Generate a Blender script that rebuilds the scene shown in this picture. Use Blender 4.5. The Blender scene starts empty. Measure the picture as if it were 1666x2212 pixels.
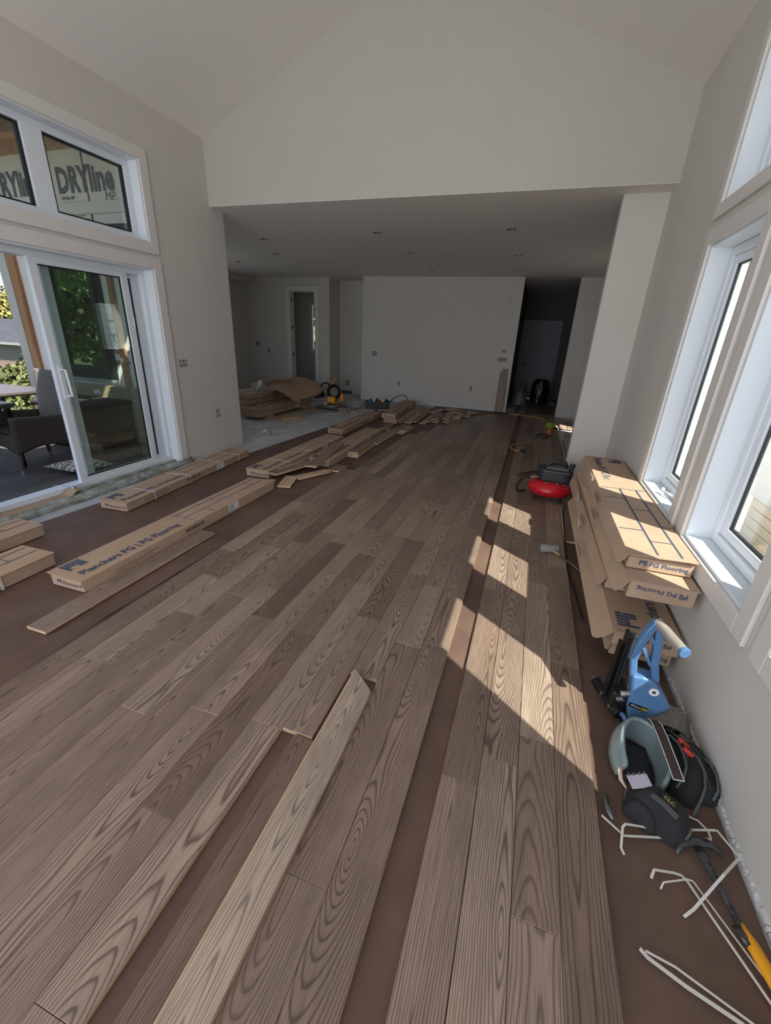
import bpy, bmesh, math, random
from mathutils import Vector, Matrix, Euler, noise
random.seed(7)
S = bpy.context.scene
C = S.collection
PI = math.pi
# ---------------- camera ----------------
cd = bpy.data.cameras.new('camera'); cam = bpy.data.objects.new('camera', cd); C.objects.link(cam)
fwd = Vector((-0.28096895, 0.8794284, -0.38426831)); rgt = Vector((0.94602625, 0.32118017, 0.04333158)); upv = Vector((-0.16152638, 0.35135308, 0.92220401))
m = Matrix((rgt, upv, -fwd)).transposed().to_4x4(); m.translation = Vector((0, 0, 1.48)); cam.matrix_world = m
cd.sensor_fit = 'HORIZONTAL'; cd.sensor_width = 36; cd.lens = 36 * 907.9 / 1666; cd.clip_start = .02; cd.clip_end = 300
S.camera = cam
# ---------------- look ----------------
S.view_settings.view_transform = 'Standard'; S.view_settings.look = 'None'
S.view_settings.gamma = 1; S.view_settings.use_curve_mapping = False; S.view_settings.exposure = 0.0
SKY = 1.55; SUN = 14.0; FILL = 118
# ---------------- sky ----------------
w = bpy.data.worlds.new('sky'); S.world = w; w.use_nodes = True
nt = w.node_tree; nt.nodes.clear()
def N(nt, t, **k):
    n = nt.nodes.new(t)
    for a, b in k.items():
        if a.startswith('i_'):
            key = a[2:]; key = int(key) if key.isdigit() else key.replace('_', ' ')
            n.inputs[key].default_value = b
        else: setattr(n, a, b)
    return n
out = N(nt, 'ShaderNodeOutputWorld'); bg = N(nt, 'ShaderNodeBackground', i_Strength=SKY)
tc = N(nt, 'ShaderNodeTexCoord'); sp = N(nt, 'ShaderNodeSeparateXYZ'); nt.links.new(tc.outputs['Generated'], sp.inputs[0])
gr = N(nt, 'ShaderNodeValToRGB'); nt.links.new(sp.outputs['Z'], gr.inputs[0])
gr.color_ramp.elements[0].position = 0.0; gr.color_ramp.elements[0].color = (.42, .55, .72, 1)
gr.color_ramp.elements[1].position = .55; gr.color_ramp.elements[1].color = (.12, .28, .62, 1)
mp = N(nt, 'ShaderNodeMapping'); mp.inputs['Scale'].default_value = (1, 1, 2.6); nt.links.new(tc.outputs['Generated'], mp.inputs[0])
cn = N(nt, 'ShaderNodeTexNoise', i_Scale=3.2, i_Detail=7.0, i_Roughness=.55); nt.links.new(mp.outputs[0], cn.inputs[0])
cr = N(nt, 'ShaderNodeValToRGB'); nt.links.new(cn.outputs[0], cr.inputs[0])
cr.color_ramp.elements[0].position = .46; cr.color_ramp.elements[0].color = (0, 0, 0, 1)
cr.color_ramp.elements[1].position = .62; cr.color_ramp.elements[1].color = (1, 1, 1, 1)
mx = N(nt, 'ShaderNodeMix', data_type='RGBA'); nt.links.new(cr.outputs[0], mx.inputs[0]); nt.links.new(gr.outputs[0], mx.inputs[6]); mx.inputs[7].default_value = (.60, .62, .65, 1)
nt.links.new(mx.outputs[2], bg.inputs[0]); nt.links.new(bg.outputs[0], out.inputs[0])
# ---------------- sun and added fill lights ----------------
def light(name, kind, energy, loc, direction, color=(1, 1, 1), **k):
    d = bpy.data.lights.new(name, kind); d.energy = energy; d.color = color
    for a, b in k.items(): setattr(d, a, b)
    o = bpy.data.objects.new(name, d); C.objects.link(o); o.location = loc
    o.rotation_euler = (-Vector(direction)).to_track_quat('Z', 'Y').to_euler(); return o
TOSUN = Vector((1, -.77, 1.553)).normalized()
light('sun', 'SUN', SUN, (6, -5, 10), -TOSUN, (1.0, .93, .84), angle=.009)
light('window_light_behind', 'AREA', FILL, (-1.45, -2.95, 1.6), (0, 1, .20), (.93, .96, 1.0), shape='RECTANGLE', size=4.2, size_y=2.6)  # added fill lamp behind the camera, brightens the whole room
light('window_light_left', 'AREA', 20, (-3.70, -.9, 1.5), (1, .25, 0), (.90, .95, 1.0), shape='RECTANGLE', size=2.2, size_y=2.0)  # added unseen fill lamp to the left of the camera
light('window_light_far_left', 'AREA', 5, (-7.25, 6.9, 1.5), (1, .1, .35), (.93, .96, 1.0), shape='RECTANGLE', size=2.4, size_y=1.1)  # added faint fill lamp to lift the far room and its ceiling

# ---------------- materials ----------------
def lin(c):
    return tuple(((x / 255) / 12.92 if x / 255 <= .04045 else ((x / 255 + .055) / 1.055) ** 2.4) for x in c) + (1,)
MATS = {}
def mat(name, col, rough=.6, metal=0, var=0, vscale=4, bump=0, bscale=60, col2=None, stretch=None, spec=.5, emit=None):
    if name in MATS: return MATS[name]
    M = bpy.data.materials.new(name); M.use_nodes = True; t = M.node_tree; p = t.nodes['Principled BSDF']
    p.inputs['Base Color'].default_value = lin(col); p.inputs['Roughness'].default_value = rough; p.inputs['Metallic'].default_value = metal
    p.inputs['Specular IOR Level'].default_value = spec
    if var or bump or col2:
        c = N(t, 'ShaderNodeTexCoord'); mpn = N(t, 'ShaderNodeMapping'); t.links.new(c.outputs['Object'], mpn.inputs[0])
        if stretch: mpn.inputs['Scale'].default_value = stretch
    if var or col2:
        n = N(t, 'ShaderNodeTexNoise', i_Scale=float(vscale), i_Detail=4.0, i_Roughness=.6); t.links.new(mpn.outputs[0], n.inputs[0])
        r = N(t, 'ShaderNodeValToRGB'); t.links.new(n.outputs[0], r.inputs[0])
        a = lin(col); b = lin(col2) if col2 else tuple(x * (1 - var) for x in a[:3]) + (1,)
        r.color_ramp.elements[0].position = .35; r.color_ramp.elements[1].position = .68
        r.color_ramp.elements[0].color = b; r.color_ramp.elements[1].color = a
        t.links.new(r.outputs[0], p.inputs['Base Color'])
    if bump:
        n2 = N(t, 'ShaderNodeTexNoise', i_Scale=float(bscale), i_Detail=3.0); t.links.new(mpn.outputs[0], n2.inputs[0])
        bn = N(t, 'ShaderNodeBump', i_Strength=float(bump), i_Distance=.01); t.links.new(n2.outputs[0], bn.inputs['Height']); t.links.new(bn.outputs[0], p.inputs['Normal'])
    if emit: p.inputs['Emission Color'].default_value = lin(col); p.inputs['Emission Strength'].default_value = emit
    MATS[name] = M; return M
WALL = mat('wall_paint', (210, 205, 199), .75, var=.04, vscale=1.5, bump=.05, bscale=220)
WALLG = mat('gable_paint', (194, 190, 184), .75, var=.03, vscale=1.5, bump=.05, bscale=220)  # wall paint darkened to offset the frontal light on the gable
CEIL = mat('ceiling_paint', (236, 230, 227), .85, bump=.12, bscale=300)
TRIM = mat('painted_trim', (222, 217, 214), .4)
PVC = mat('white_vinyl', (226, 232, 240), .32)
ALU = mat('clear_aluminium', (190, 196, 200), .3, .8)
SILLM = mat('dirty_aluminium_sill', (188, 196, 196), .5, .2, col2=(128, 126, 110), vscale=14)
BLK = mat('black_plastic', (24, 25, 27), .45, bump=.05)
DARK = mat('dark_gasket', (20, 22, 24), .5)
PAPER = mat('brown_paper', (112, 88, 77), .62, col2=(90, 69, 60), vscale=2.2, bump=.25, bscale=9)
CONC = mat('concrete', (204, 206, 208), .8, col2=(172, 175, 178), vscale=3, bump=.2, bscale=30)
PORCHF = mat('porch_concrete', (112, 104, 101), .7, col2=(82, 76, 74), vscale=3, bump=.3, bscale=14, stretch=(1, .35, 1))
CARD = mat('cardboard', (186, 158, 134), .8, var=.10, vscale=6, bump=.06, bscale=90)
CARDD = mat('cardboard_inside', (150, 122, 100), .85, var=.12, vscale=6)
INK = mat('blue_ink', (68, 80, 106), .8)
INKD = mat('dark_ink', (58, 54, 62), .8)
STICK = mat('white_sticker', (226, 228, 230), .5)
STRAP = mat('white_strap', (214, 210, 206), .4)
RAW = mat('raw_wood', (214, 188, 158), .7, col2=(184, 152, 120), vscale=30, stretch=(1, .06, 1))
RAWS = mat('stud_wood', (196, 152, 112), .75, col2=(160, 112, 76), vscale=10, stretch=(1, 1, .12))
PLY = mat('plywood', (226, 176, 120), .8, col2=(196, 140, 86), vscale=5, stretch=(1, .2, 1))
WRAP = mat('house_wrap', (252, 247, 244), .55, var=.08, vscale=2.2, bump=.6, bscale=2.6)
HOLE = mat('open_box_grey', (84, 84, 86), .7, col2=(170, 170, 172), vscale=60)

def plankmat(name, A, B, D):
    M = bpy.data.materials.new(name); M.use_nodes = True; t = M.node_tree; L = t.links.new; p = t.nodes['Principled BSDF']
    c = N(t, 'ShaderNodeTexCoord'); s = N(t, 'ShaderNodeSeparateXYZ'); L(c.outputs['Object'], s.inputs[0])
    oi = N(t, 'ShaderNodeObjectInfo')
    def mth(op, a, b=None, c_=None):
        n = N(t, 'ShaderNodeMath', operation=op)
        for i, v in enumerate((a, b, c_)):
            if v is None: continue
            if isinstance(v, (int, float)): n.inputs[i].default_value = v
            else: L(v, n.inputs[i])
        return n.outputs[0]
    rnd = oi.outputs['Random']; r1 = mth('MULTIPLY', rnd, 53.7); r2 = mth('FRACT', mth('MULTIPLY', rnd, 917.3)); r3 = mth('FRACT', mth('MULTIPLY', rnd, 377.7))
    def comb(x, y, z):
        n = N(t, 'ShaderNodeCombineXYZ')
        for i, v in enumerate((x, y, z)):
            if isinstance(v, (int, float)): n.inputs[i].default_value = v
            else: L(v, n.inputs[i])
        return n.outputs[0]
    X, Y = s.outputs['X'], s.outputs['Y']
    n1 = N(t, 'ShaderNodeTexNoise', i_Scale=1.0, i_Detail=1.5); L(comb(mth('MULTIPLY', X, 1.2), mth('MULTIPLY', Y, .62), mth('MULTIPLY', r1, 3.1)), n1.inputs[0])
    h = mth('MULTIPLY', mth('SUBTRACT', n1.outputs[0], mth('MULTIPLY_ADD', r3, .36, .32)), .40)
    n2 = N(t, 'ShaderNodeTexNoise', i_Scale=1.0, i_Detail=2.0); L(comb(mth('MULTIPLY', X, 13), mth('MULTIPLY', Y, 2.4), r1), n2.inputs[0])
    xo = mth('ADD', X, mth('MULTIPLY', mth('SUBTRACT', r2, .5), .11))
    r = mth('SQRT', mth('ADD', mth('MULTIPLY', xo, xo), mth('MULTIPLY', h, h)))
    r = mth('ADD', r, mth('MULTIPLY', mth('SUBTRACT', n2.outputs[0], .5), .017))
    fr = mth('FRACT', mth('DIVIDE', r, .0074))
    ramp = N(t, 'ShaderNodeValToRGB'); L(fr, ramp.inputs[0]); e = ramp.color_ramp.elements
    e[0].position = 0; e[0].color = (.10, .10, .10, 1); e[1].position = 1; e[1].color = (.10, .10, .10, 1)
    for ps, v in ((.3, .0), (.62, .12), (.80, .8), (.88, 1.0), (.96, .55)):
        q = e.new(ps); q.color = (v, v, v, 1)
    pn = N(t, 'ShaderNodeTexNoise', i_Scale=1.0, i_Detail=2.0); L(comb(mth('MULTIPLY', X, 420), mth('MULTIPLY', Y, 9), r1), pn.inputs[0])
    pr = N(t, 'ShaderNodeValToRGB'); L(pn.outputs[0], pr.inputs[0]); pr.color_ramp.elements[0].position = .40; pr.color_ramp.elements[0].color = (.72, .72, .72, 1); pr.color_ramp.elements[1].position = .58; pr.color_ramp.elements[1].color = (1, 1, 1, 1)
    base = N(t, 'ShaderNodeMix', data_type='RGBA'); L(r2, base.inputs[0]); base.inputs[6].default_value = lin(A); base.inputs[7].default_value = lin(B)
    mott = N(t, 'ShaderNodeTexNoise', i_Scale=1.0, i_Detail=2.0); L(comb(mth('MULTIPLY', X, 9), mth('MULTIPLY', Y, 1.6), mth('ADD', r1, 9)), mott.inputs[0])
    mm = N(t, 'ShaderNodeMapRange'); L(mott.outputs[0], mm.inputs[0]); mm.inputs[1].default_value = .3; mm.inputs[2].default_value = .7; mm.inputs[3].default_value = .8; mm.inputs[4].default_value = 1.08
    gm = N(t, 'ShaderNodeMix', data_type='RGBA'); L(mth('MULTIPLY', ramp.outputs[0], mth('MULTIPLY_ADD', r3, .25, .62)), gm.inputs[0]); L(base.outputs[2], gm.inputs[6]); gm.inputs[7].default_value = lin(D)
    v1 = N(t, 'ShaderNodeVectorMath', operation='SCALE'); L(gm.outputs[2], v1.inputs[0]); L(mth('MULTIPLY', pr.outputs[0], mm.outputs[0]), v1.inputs['Scale'])
    L(v1.outputs[0], p.inputs['Base Color']); p.inputs['Roughness'].default_value = .44; p.inputs['Specular IOR Level'].default_value = .45
    bn = N(t, 'ShaderNodeBump', i_Strength=.12, i_Distance=.002); L(pr.outputs[0], bn.inputs['Height']); L(bn.outputs[0], p.inputs['Normal'])
    return M
ASH = plankmat('stained_ash', (176, 154, 137), (146, 124, 110), (80, 64, 56))
ASHL = plankmat('pale_stained_ash', (194, 174, 156), (190, 170, 152), (100, 84, 74))  # same ash made lighter, stronger light on one plank put into its colour
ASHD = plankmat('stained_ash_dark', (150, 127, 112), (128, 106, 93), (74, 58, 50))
def glassmat(name, refl, tint=(245, 250, 248), haze=0, hcol=(255, 255, 255)):
    M = bpy.data.materials.new(name); M.use_nodes = True; t = M.node_tree; t.nodes.clear(); L = t.links.new
    o = N(t, 'ShaderNodeOutputMaterial'); tr = N(t, 'ShaderNodeBsdfTransparent'); tr.inputs[0].default_value = lin(tint)
    g = N(t, 'ShaderNodeBsdfGlossy', i_Roughness=.01); mxs = N(t, 'ShaderNodeMixShader'); fr = N(t, 'ShaderNodeLayerWeight', i_Blend=.25)
    mr = N(t, 'ShaderNodeMapRange'); L(fr.outputs['Facing'], mr.inputs[0]); mr.inputs[3].default_value = refl; mr.inputs[4].default_value = min(1, refl + .45)
    L(mr.outputs[0], mxs.inputs[0]); L(tr.outputs[0], mxs.inputs[1]); L(g.outputs[0], mxs.inputs[2])
    L(mxs.outputs[0], o.inputs[0]); return M
GLASS = glassmat('clear_glass', .04)
GLASSR = glassmat('tinted_reflecting_glass', .55, (60, 72, 66))
GLASSD = glassmat('double_pane_glass', .05, (240, 246, 242))

# ---------------- object helpers ----------------
WM = {}
def wm(o): return WM.get(o.name, Matrix.Identity(4))
class MB:
    def __init__(s): s.v = []; s.f = []; s.mi = []
    def add(s, vs, fs, mi=0):
        b = len(s.v); s.v += [Vector(v) for v in vs]; s.f += [[b + i for i in f] for f in fs]; s.mi += [mi] * len(fs); return s
    def box(s, x0, x1, y0, y1, z0, z1, mi=0, T=None):
        vs = [Vector((x, y, z)) for z in (z0, z1) for y in (y0, y1) for x in (x0, x1)]
        if T is not None: vs = [T @ v for v in vs]
        return s.add(vs, [(0, 2, 3, 1), (4, 5, 7, 6), (0, 1, 5, 4), (2, 6, 7, 3), (0, 4, 6, 2), (1, 3, 7, 5)], mi)
    def cbox(s, c, sz, rot=(0, 0, 0), mi=0):
        T = Matrix.Translation(c) @ Euler(rot).to_matrix().to_4x4(); a, b, d = sz[0] / 2, sz[1] / 2, sz[2] / 2
        return s.box(-a, a, -b, b, -d, d, mi, T)
    def prism(s, poly, a, b, T=None, mi=0):      # poly in xy, extruded z a..b, then T
        n = len(poly); vs = [Vector((x, y, a)) for x, y in poly] + [Vector((x, y, b)) for x, y in poly]
        if T is not None: vs = [T @ v for v in vs]
        fs = [tuple(range(n - 1, -1, -1)), tuple(range(n, 2 * n))] + [(i, (i + 1) % n, n + (i + 1) % n, n + i) for i in range(n)]
        return s.add(vs, fs, mi)
    def tube(s, path, r, n=8, cap=True, flat=1.0, mi=0):
        path = [Vector(p) for p in path]; rs = r if isinstance(r, (list, tuple)) else [r] * len(path); rings = []
        ref = Vector((0, 0, 1)); b = len(s.v); up = None
        for i, p in enumerate(path):
            d = (path[min(i + 1, len(path) - 1)] - path[max(i - 1, 0)])
            if d.length < 1e-9: d = Vector((0, 0, 1))
            d.normalize()
            if up is None:
                up = ref if abs(d.z) < .9 else Vector((1, 0, 0))
            a = d.cross(up)
            if a.length < 1e-6: a = d.cross(Vector((1, 0, 0)))
            a.normalize(); u = a.cross(d).normalized(); up = u
            s.v += [p + a * math.cos(2 * PI * k / n) * rs[i] + u * math.sin(2 * PI * k / n) * rs[i] * flat for k in range(n)]
        fs = []
        for i in range(len(path) - 1):
            for k in range(n): fs.append([b + i * n + k, b + i * n + (k + 1) % n, b + (i + 1) * n + (k + 1) % n, b + (i + 1) * n + k])
        if cap: fs.append([b + k for k in range(n - 1, -1, -1)]); e = b + (len(path) - 1) * n; fs.append([e + k for k in range(n)])
        s.f += fs; s.mi += [mi] * len(fs); return s
    def cyl(s, a, b_, r, n=16, r2=None, mi=0): return s.tube([a, b_], [r, r if r2 is None else r2], n, mi=mi)
    def lathe(s, prof, T=None, n=24, mi=0):
        b = len(s.v)
        for r, z in prof:
            for k in range(n):
                v = Vector((r * math.cos(2 * PI * k / n), r * math.sin(2 * PI * k / n), z)); s.v.append(T @ v if T is not None else v)
        fs = []
        for i in range(len(prof) - 1):
            for k in range(n): fs.append([b + i * n + k, b + i * n + (k + 1) % n, b + (i + 1) * n + (k + 1) % n, b + (i + 1) * n + k])
        fs.append([b + k for k in range(n - 1, -1, -1)]); e = b + (len(prof) - 1) * n; fs.append([e + k for k in range(n)])
        s.f += fs; s.mi += [mi] * len(fs); return s
    def ribbon(s, path, wdt, up=(0, 0, 1), th=.0012, mi=0):
        path = [Vector(p) for p in path]; up = Vector(up); b = len(s.v)
        for i, p in enumerate(path):
            d = (path[min(i + 1, len(path) - 1)] - path[max(i - 1, 0)]).normalized(); a = d.cross(up)
            if a.length < 1e-5: a = Vector((1, 0, 0))
            a.normalize(); u = a.cross(d).normalized()
            for q in (a * wdt / 2 - u * th / 2, a * wdt / 2 + u * th / 2, -a * wdt / 2 + u * th / 2, -a * wdt / 2 - u * th / 2): s.v.append(p + q)
        n = len(path); fs = [[b + 3, b + 2, b + 1, b]] + [[b + 4 * (n - 1) + k for k in range(4)]]
        for i in range(n - 1):
            for k in range(4): fs.append([b + 4 * i + k, b + 4 * i + (k + 1) % 4, b + 4 * i + 4 + (k + 1) % 4, b + 4 * i + 4 + k])
        s.f += fs; s.mi += [mi] * len(fs); return s
    def grid(s, fn, nu, nv, mi=0):
        b = len(s.v)
        for j in range(nv + 1):
            for i in range(nu + 1): s.v.append(Vector(fn(i / nu, j / nv)))
        for j in range(nv):
            for i in range(nu):
                a = b + j * (nu + 1) + i; s.f.append([a, a + 1, a + nu + 2, a + nu + 1]); s.mi.append(mi)
        return s
    def build(s, name, mats, parent=None, world=False, smooth=False, bevel=0, sub=0, solid=0, origin=None, seg=2):
        if parent is None:
            if origin is None:
                xs = [v.x for v in s.v]; ys = [v.y for v in s.v]; zs = [v.z for v in s.v]
                origin = Vector(((min(xs) + max(xs)) / 2, (min(ys) + max(ys)) / 2, min(zs)))
            T = Matrix.Translation(-Vector(origin)); L = Matrix.Translation(Vector(origin))
        elif world:
            if origin is not None:
                L = wm(parent).inverted() @ Matrix.Translation(Vector(origin)); T = Matrix.Translation(-Vector(origin))
            else: T = wm(parent).inverted(); L = Matrix.Identity(4)
        else: T = Matrix.Identity(4); L = Matrix.Identity(4)
        me = bpy.data.meshes.new(name); me.from_pydata([tuple(T @ v) for v in s.v], [], s.f)
        ms = mats if isinstance(mats, (list, tuple)) else [mats]
        for mm_ in ms: me.materials.append(mm_)
        for i, p in enumerate(me.polygons):
            p.material_index = s.mi[i]; p.use_smooth = smooth
        me.update()
        o = bpy.data.objects.new(name, me); C.objects.link(o)
        if parent is not None: o.parent = parent
        o.matrix_local = L; WM[o.name] = (wm(parent) if parent is not None else Matrix.Identity(4)) @ L
        if bevel:
            b = o.modifiers.new('bevel', 'BEVEL'); b.width = bevel; b.segments = seg; b.limit_method = 'ANGLE'; b.angle_limit = .6; b.harden_normals = False
        if sub: q = o.modifiers.new('sub', 'SUBSURF'); q.levels = sub; q.render_levels = sub
        if solid: q = o.modifiers.new('solid', 'SOLIDIFY'); q.thickness = solid; q.offset = 0
        return o
def tag(o, label=None, cat=None, group=None, kind=None):
    if label: o['label'] = label
    if cat: o['category'] = cat
    if group: o['group'] = group
    if kind: o['kind'] = kind
    return o
def thing(name, label, cat, loc=(0, 0, 0), rotz=0, group=None, rot=None):
    o = bpy.data.objects.new(name, None); C.objects.link(o); o.empty_display_size = .1
    L = Matrix.Translation(Vector(loc)) @ Euler(rot or (0, 0, rotz)).to_matrix().to_4x4(); o.matrix_local = L; WM[o.name] = L
    return tag(o, label, cat, group)
def setting(name, loc=(0, 0, 0)):
    o = bpy.data.objects.new(name, None); C.objects.link(o); o.location = loc; WM[o.name] = Matrix.Translation(Vector(loc)); o['kind'] = 'structure'; return o
def st(name, mb, m, **k): o = mb.build(name, m, **k); o['kind'] = 'structure'; return o
def text(body, size, m, parent, T, name='lettering', bold=0, align='LEFT', shear=0, sx=1.0, space=1.0, world=False, th=0, width=None):
    cu = bpy.data.curves.new('t', 'FONT'); cu.body = body; cu.size = size; cu.resolution_u = 2; cu.offset = bold; cu.align_x = align; cu.shear = shear; cu.space_character = space; cu.extrude = th
    tmp = bpy.data.objects.new('t', cu); C.objects.link(tmp); dg = bpy.context.evaluated_depsgraph_get()
    me = bpy.data.meshes.new_from_object(tmp.evaluated_get(dg)); bpy.data.objects.remove(tmp); bpy.data.curves.remove(cu)
    if world: T = wm(parent).inverted() @ T
    if width: xs = [v.co.x for v in me.vertices]; sx = width / (max(xs) - min(xs))
    me.transform(T @ Matrix.Diagonal((sx, 1, 1, 1))); me.materials.clear(); me.materials.append(m)
    o = bpy.data.objects.new(name, me); C.objects.link(o); o.parent = parent; return o
def frame(o_, x, y, z):          # matrix from origin and three axes
    mm_ = Matrix((Vector(x), Vector(y), Vector(z))).transposed().to_4x4(); mm_.translation = Vector(o_); return mm_
# ================= STRUCTURE =================
XL, XR, YG, ZC, ZS = -3.74, .868, 4.70, 2.735, 3.34
WT = .17
def wall_x(name, x0, x1, y0, y1, z0, z1, holes, m):      # wall slab normal to X with rectangular holes (ya,yb,za,zb)
    b = MB(); ys = sorted({y0, y1} | {h[0] for h in holes} | {h[1] for h in holes}); zs = sorted({z0, z1} | {h[2] for h in holes} | {h[3] for h in holes})
    for i in range(len(ys) - 1):
        j = 0
        while j < len(zs) - 1:
            def solid(jj):
                cy, cz = (ys[i] + ys[i + 1]) / 2, (zs[jj] + zs[jj + 1]) / 2
                return not any(h[0] < cy < h[1] and h[2] < cz < h[3] for h in holes)
            if not solid(j): j += 1; continue
            k = j
            while k + 1 < len(zs) - 1 and solid(k + 1): k += 1
            b.box(x0, x1, ys[i], ys[i + 1], zs[j], zs[k + 1]); j = k + 1
    return st(name, b, m)
LH = [(1.72, 3.77, .03, 2.0), (2.05, 3.77, 2.225, 2.88), (-2.0, .2, .6, 2.4)]
wall_x('wall_left', XL - WT, XL, -3.1, 4.93, -.02, ZS + .02, LH, WALL)
RH = [(2.61, 3.34, .60, 2.06), (1.64, 2.36, .60, 2.06), (.69, 1.41, .60, 2.06), (.69, 3.34, 2.27, 3.0)]
wall_x('wall_right', XR, XR + WT, -3.1, 4.93, -.02, ZS + .02, RH, WALL)
# pilaster, gable, near wall
st('wall_pilaster', MB().box(.50, 1.77, 4.93, 5.07, -.02, ZC), WALL)
sl = (4.37 - ZS) / ((XR - XL) / 2); xm = (XL + XR) / 2
gp = [(XL - WT, ZC + .003), (XR + WT, ZC + .003), (XR + WT, ZS - .02), (XR, ZS), (xm, 4.37), (XL, ZS), (XL - WT, ZS - .02)]
TY = Matrix(((1, 0, 0, 0), (0, 0, 1, 0), (0, 1, 0, 0), (0, 0, 0, 1)))
st('wall_gable', MB().prism(gp, YG, YG + .12, TY), WALLG)
nb = MB().box(XL - WT, XR + WT, -3.25, -3.1, -.02, .4).box(XL - WT, XR + WT, -3.25, -3.1, 3.0, 3.4).box(XL - WT, -3.5, -3.25, -3.1, .4, 3.0).box(.6, XR + WT, -3.25, -3.1, .4, 3.0)
nb.prism([(XL - WT, 3.36), (XR + WT, 3.36), (xm, 4.4)], -3.25, -3.1, TY); st('wall_near', nb, WALL)
cb = MB()
for s_ in (-1, 1):
    xe = XL - WT if s_ < 0 else XR + WT; ze = ZS - sl * WT
    v = [(xe, -3.25, ze), (xm, -3.25, 4.37), (xm, YG + .12, 4.37), (xe, YG + .12, ze)]
    v += [(x, y, z + .12) for x, y, z in v]
    cb.add(v, [(0, 1, 2, 3), (7, 6, 5, 4), (0, 4, 5, 1), (1, 5, 6, 2), (2, 6, 7, 3), (3, 7, 4, 0)])
st('ceiling_vaulted', cb, CEIL)
st('ceiling_flat', MB().box(-7.5, XL - WT - .001, YG + .0005, 14.0, ZC, ZC + .12).box(XL - WT - .001, XR + WT, YG + .0005, 14.0, ZC, ZC + .12).box(XR + WT, 1.9, YG + .0005, 14.0, ZC, ZC + .12), CEIL)
st('roof_eave', MB().box(XR + WT, XR + WT + .72, -3.3, 5.2, 3.10, 3.2), mat('soffit_white', (226, 226, 224), .6))
# far room walls
YB = 10.2
st('wall_back', MB().box(-4.06, -.481, YB, YB + .13, -.004, ZC).box(.59, 1.77, YB, YB + .13, -.004, ZC), WALL)
st('wall_back_left', MB().box(-7.5, -6.10, 10.39, 10.5, -.004, ZC).box(-5.38, -5.10, 10.36, 10.5, -.004, ZC).box(-6.10, -5.38, 10.39, 10.5, 2.44, ZC), WALL)
st('wall_alcove', MB().box(-5.10, -5.0, 10.36, 11.0, -.004, ZC).box(-5.10, -4.0, 11.0, 11.12, -.004, ZC).box(-4.06, -3.96, 10.33, 11.0, -.004, ZC), WALL)
wall_x('wall_far_left', -7.5, -7.33, 4.75, 12.4, -.004, ZC, [(5.6, 8.2, .9, 2.1)], WALL)
wall_x('wall_far_right', 1.6, 1.77, 4.93, 10.33, -.004, ZC, [(7.75, 8.25, .95, 1.9)], WALL)
pb = MB()
for a in ((-7.33, -6.47, 0, ZC), (-6.12, -4.0, 0, ZC), (-6.47, -6.12, 0, .97), (-6.47, -6.12, 2.3, ZC)): pb.box(a[0], a[1], 12.2, 12.34, a[2], a[3])
st('wall_pantry', pb, WALL)
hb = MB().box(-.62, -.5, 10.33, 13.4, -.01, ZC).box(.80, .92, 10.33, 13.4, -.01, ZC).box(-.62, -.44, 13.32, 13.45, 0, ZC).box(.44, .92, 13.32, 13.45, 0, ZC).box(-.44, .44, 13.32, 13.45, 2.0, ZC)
st('wall_hall', hb, mat('hall_paint', (92, 91, 90), .8))  # wall colour darkened, the unlit hall's shade is painted in
st('baseboard_back', MB().box(-4.06, -.481, YB - .004, YB, -.003, .05), mat('primer_white', (210, 212, 214), .7))
st('trim_soffit', MB().box(-7.33, -7.05, 6.6, 10.39, 2.60, ZC), WALL)
# floor
fl = st('floor', MB().box(XL - WT - .02, 1.9, -3.3, 14.0, -.12, -.006).box(-7.6, XL - WT - .0205, 4.76, 14.0, -.12, -.006), CONC)
# exterior wing wall + porch
we = st('wall_exterior', MB().box(-7.20, XL - WT, 4.75, 4.90, -.15, 3.52), WRAP)
for xs in ((-7.24, -7.10), (-6.71, -6.63), (-5.47, -5.39), (-4.55, -4.47)):
    MB().box(xs[0], xs[1], 4.70, 4.75, -.12, 3.40 if xs[0] < -7 else 2.25).build('stud', RAWS, we, world=True, bevel=.003)
MB().box(-5.556, -5.540, 4.742, 4.75, 2.2, 3.40).build('seam', DARK, we, world=True)
MB().box(-5.50, -3.95, 4.738, 4.75, 2.545, 2.625).build('flashing_tape', mat('black_tape', (34, 36, 40), .35, bump=.5, bscale=40), we, world=True)
WI = mat('navy_print', (62, 80, 100), .6)
def wtext(b_, size, x, z, bold=.0, sx=1.0, mm_=None, sh=0, width=None): text(b_, size, mm_ or WI, we, frame((x, 4.7455, z), (1, 0, 0), (0, 0, 1), (0, -1, 0)), world=True, bold=bold, sx=sx, shear=sh, width=width)
wtext('DRYline', .36, -6.03, 2.975, .015, width=.92); wtext('RYline', .36, -7.05, 2.975, .015, width=.70)
wtext('MP', .135, -5.28, 2.86); wtext('MP', .135, -6.52, 2.86)
for k in range(6): wtext('weather resistive barrier membrane air water'[k:30 + (k * 7) % 12], .028, -6.0, 2.86 - .036 * k)
wtext('DRYline MP', .045, -6.0, 2.90, .002)
for xx in (-5.97, -6.72): MB().cyl((xx, 4.749, 2.72), (xx, 4.744, 2.72), .025, 16).build('printed_dot', mat('green_dot', (50, 80, 50), .6), we, world=True)
wtext('TYPAR', .10, -6.60, 2.1, .004); wtext('Protection', .07, -5.70, 1.50, .002); wtext('Pre', .2, -5.70, 1.26, .008); wtext('Weather', .10, -5.70, 1.10, .003, 1, mat('red_print', (150, 70, 60), .6)); wtext('Barrier', .12, -5.70, .95, .004)
wtext('WEATHER', .09, -5.3, 1.95, .003)
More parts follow.
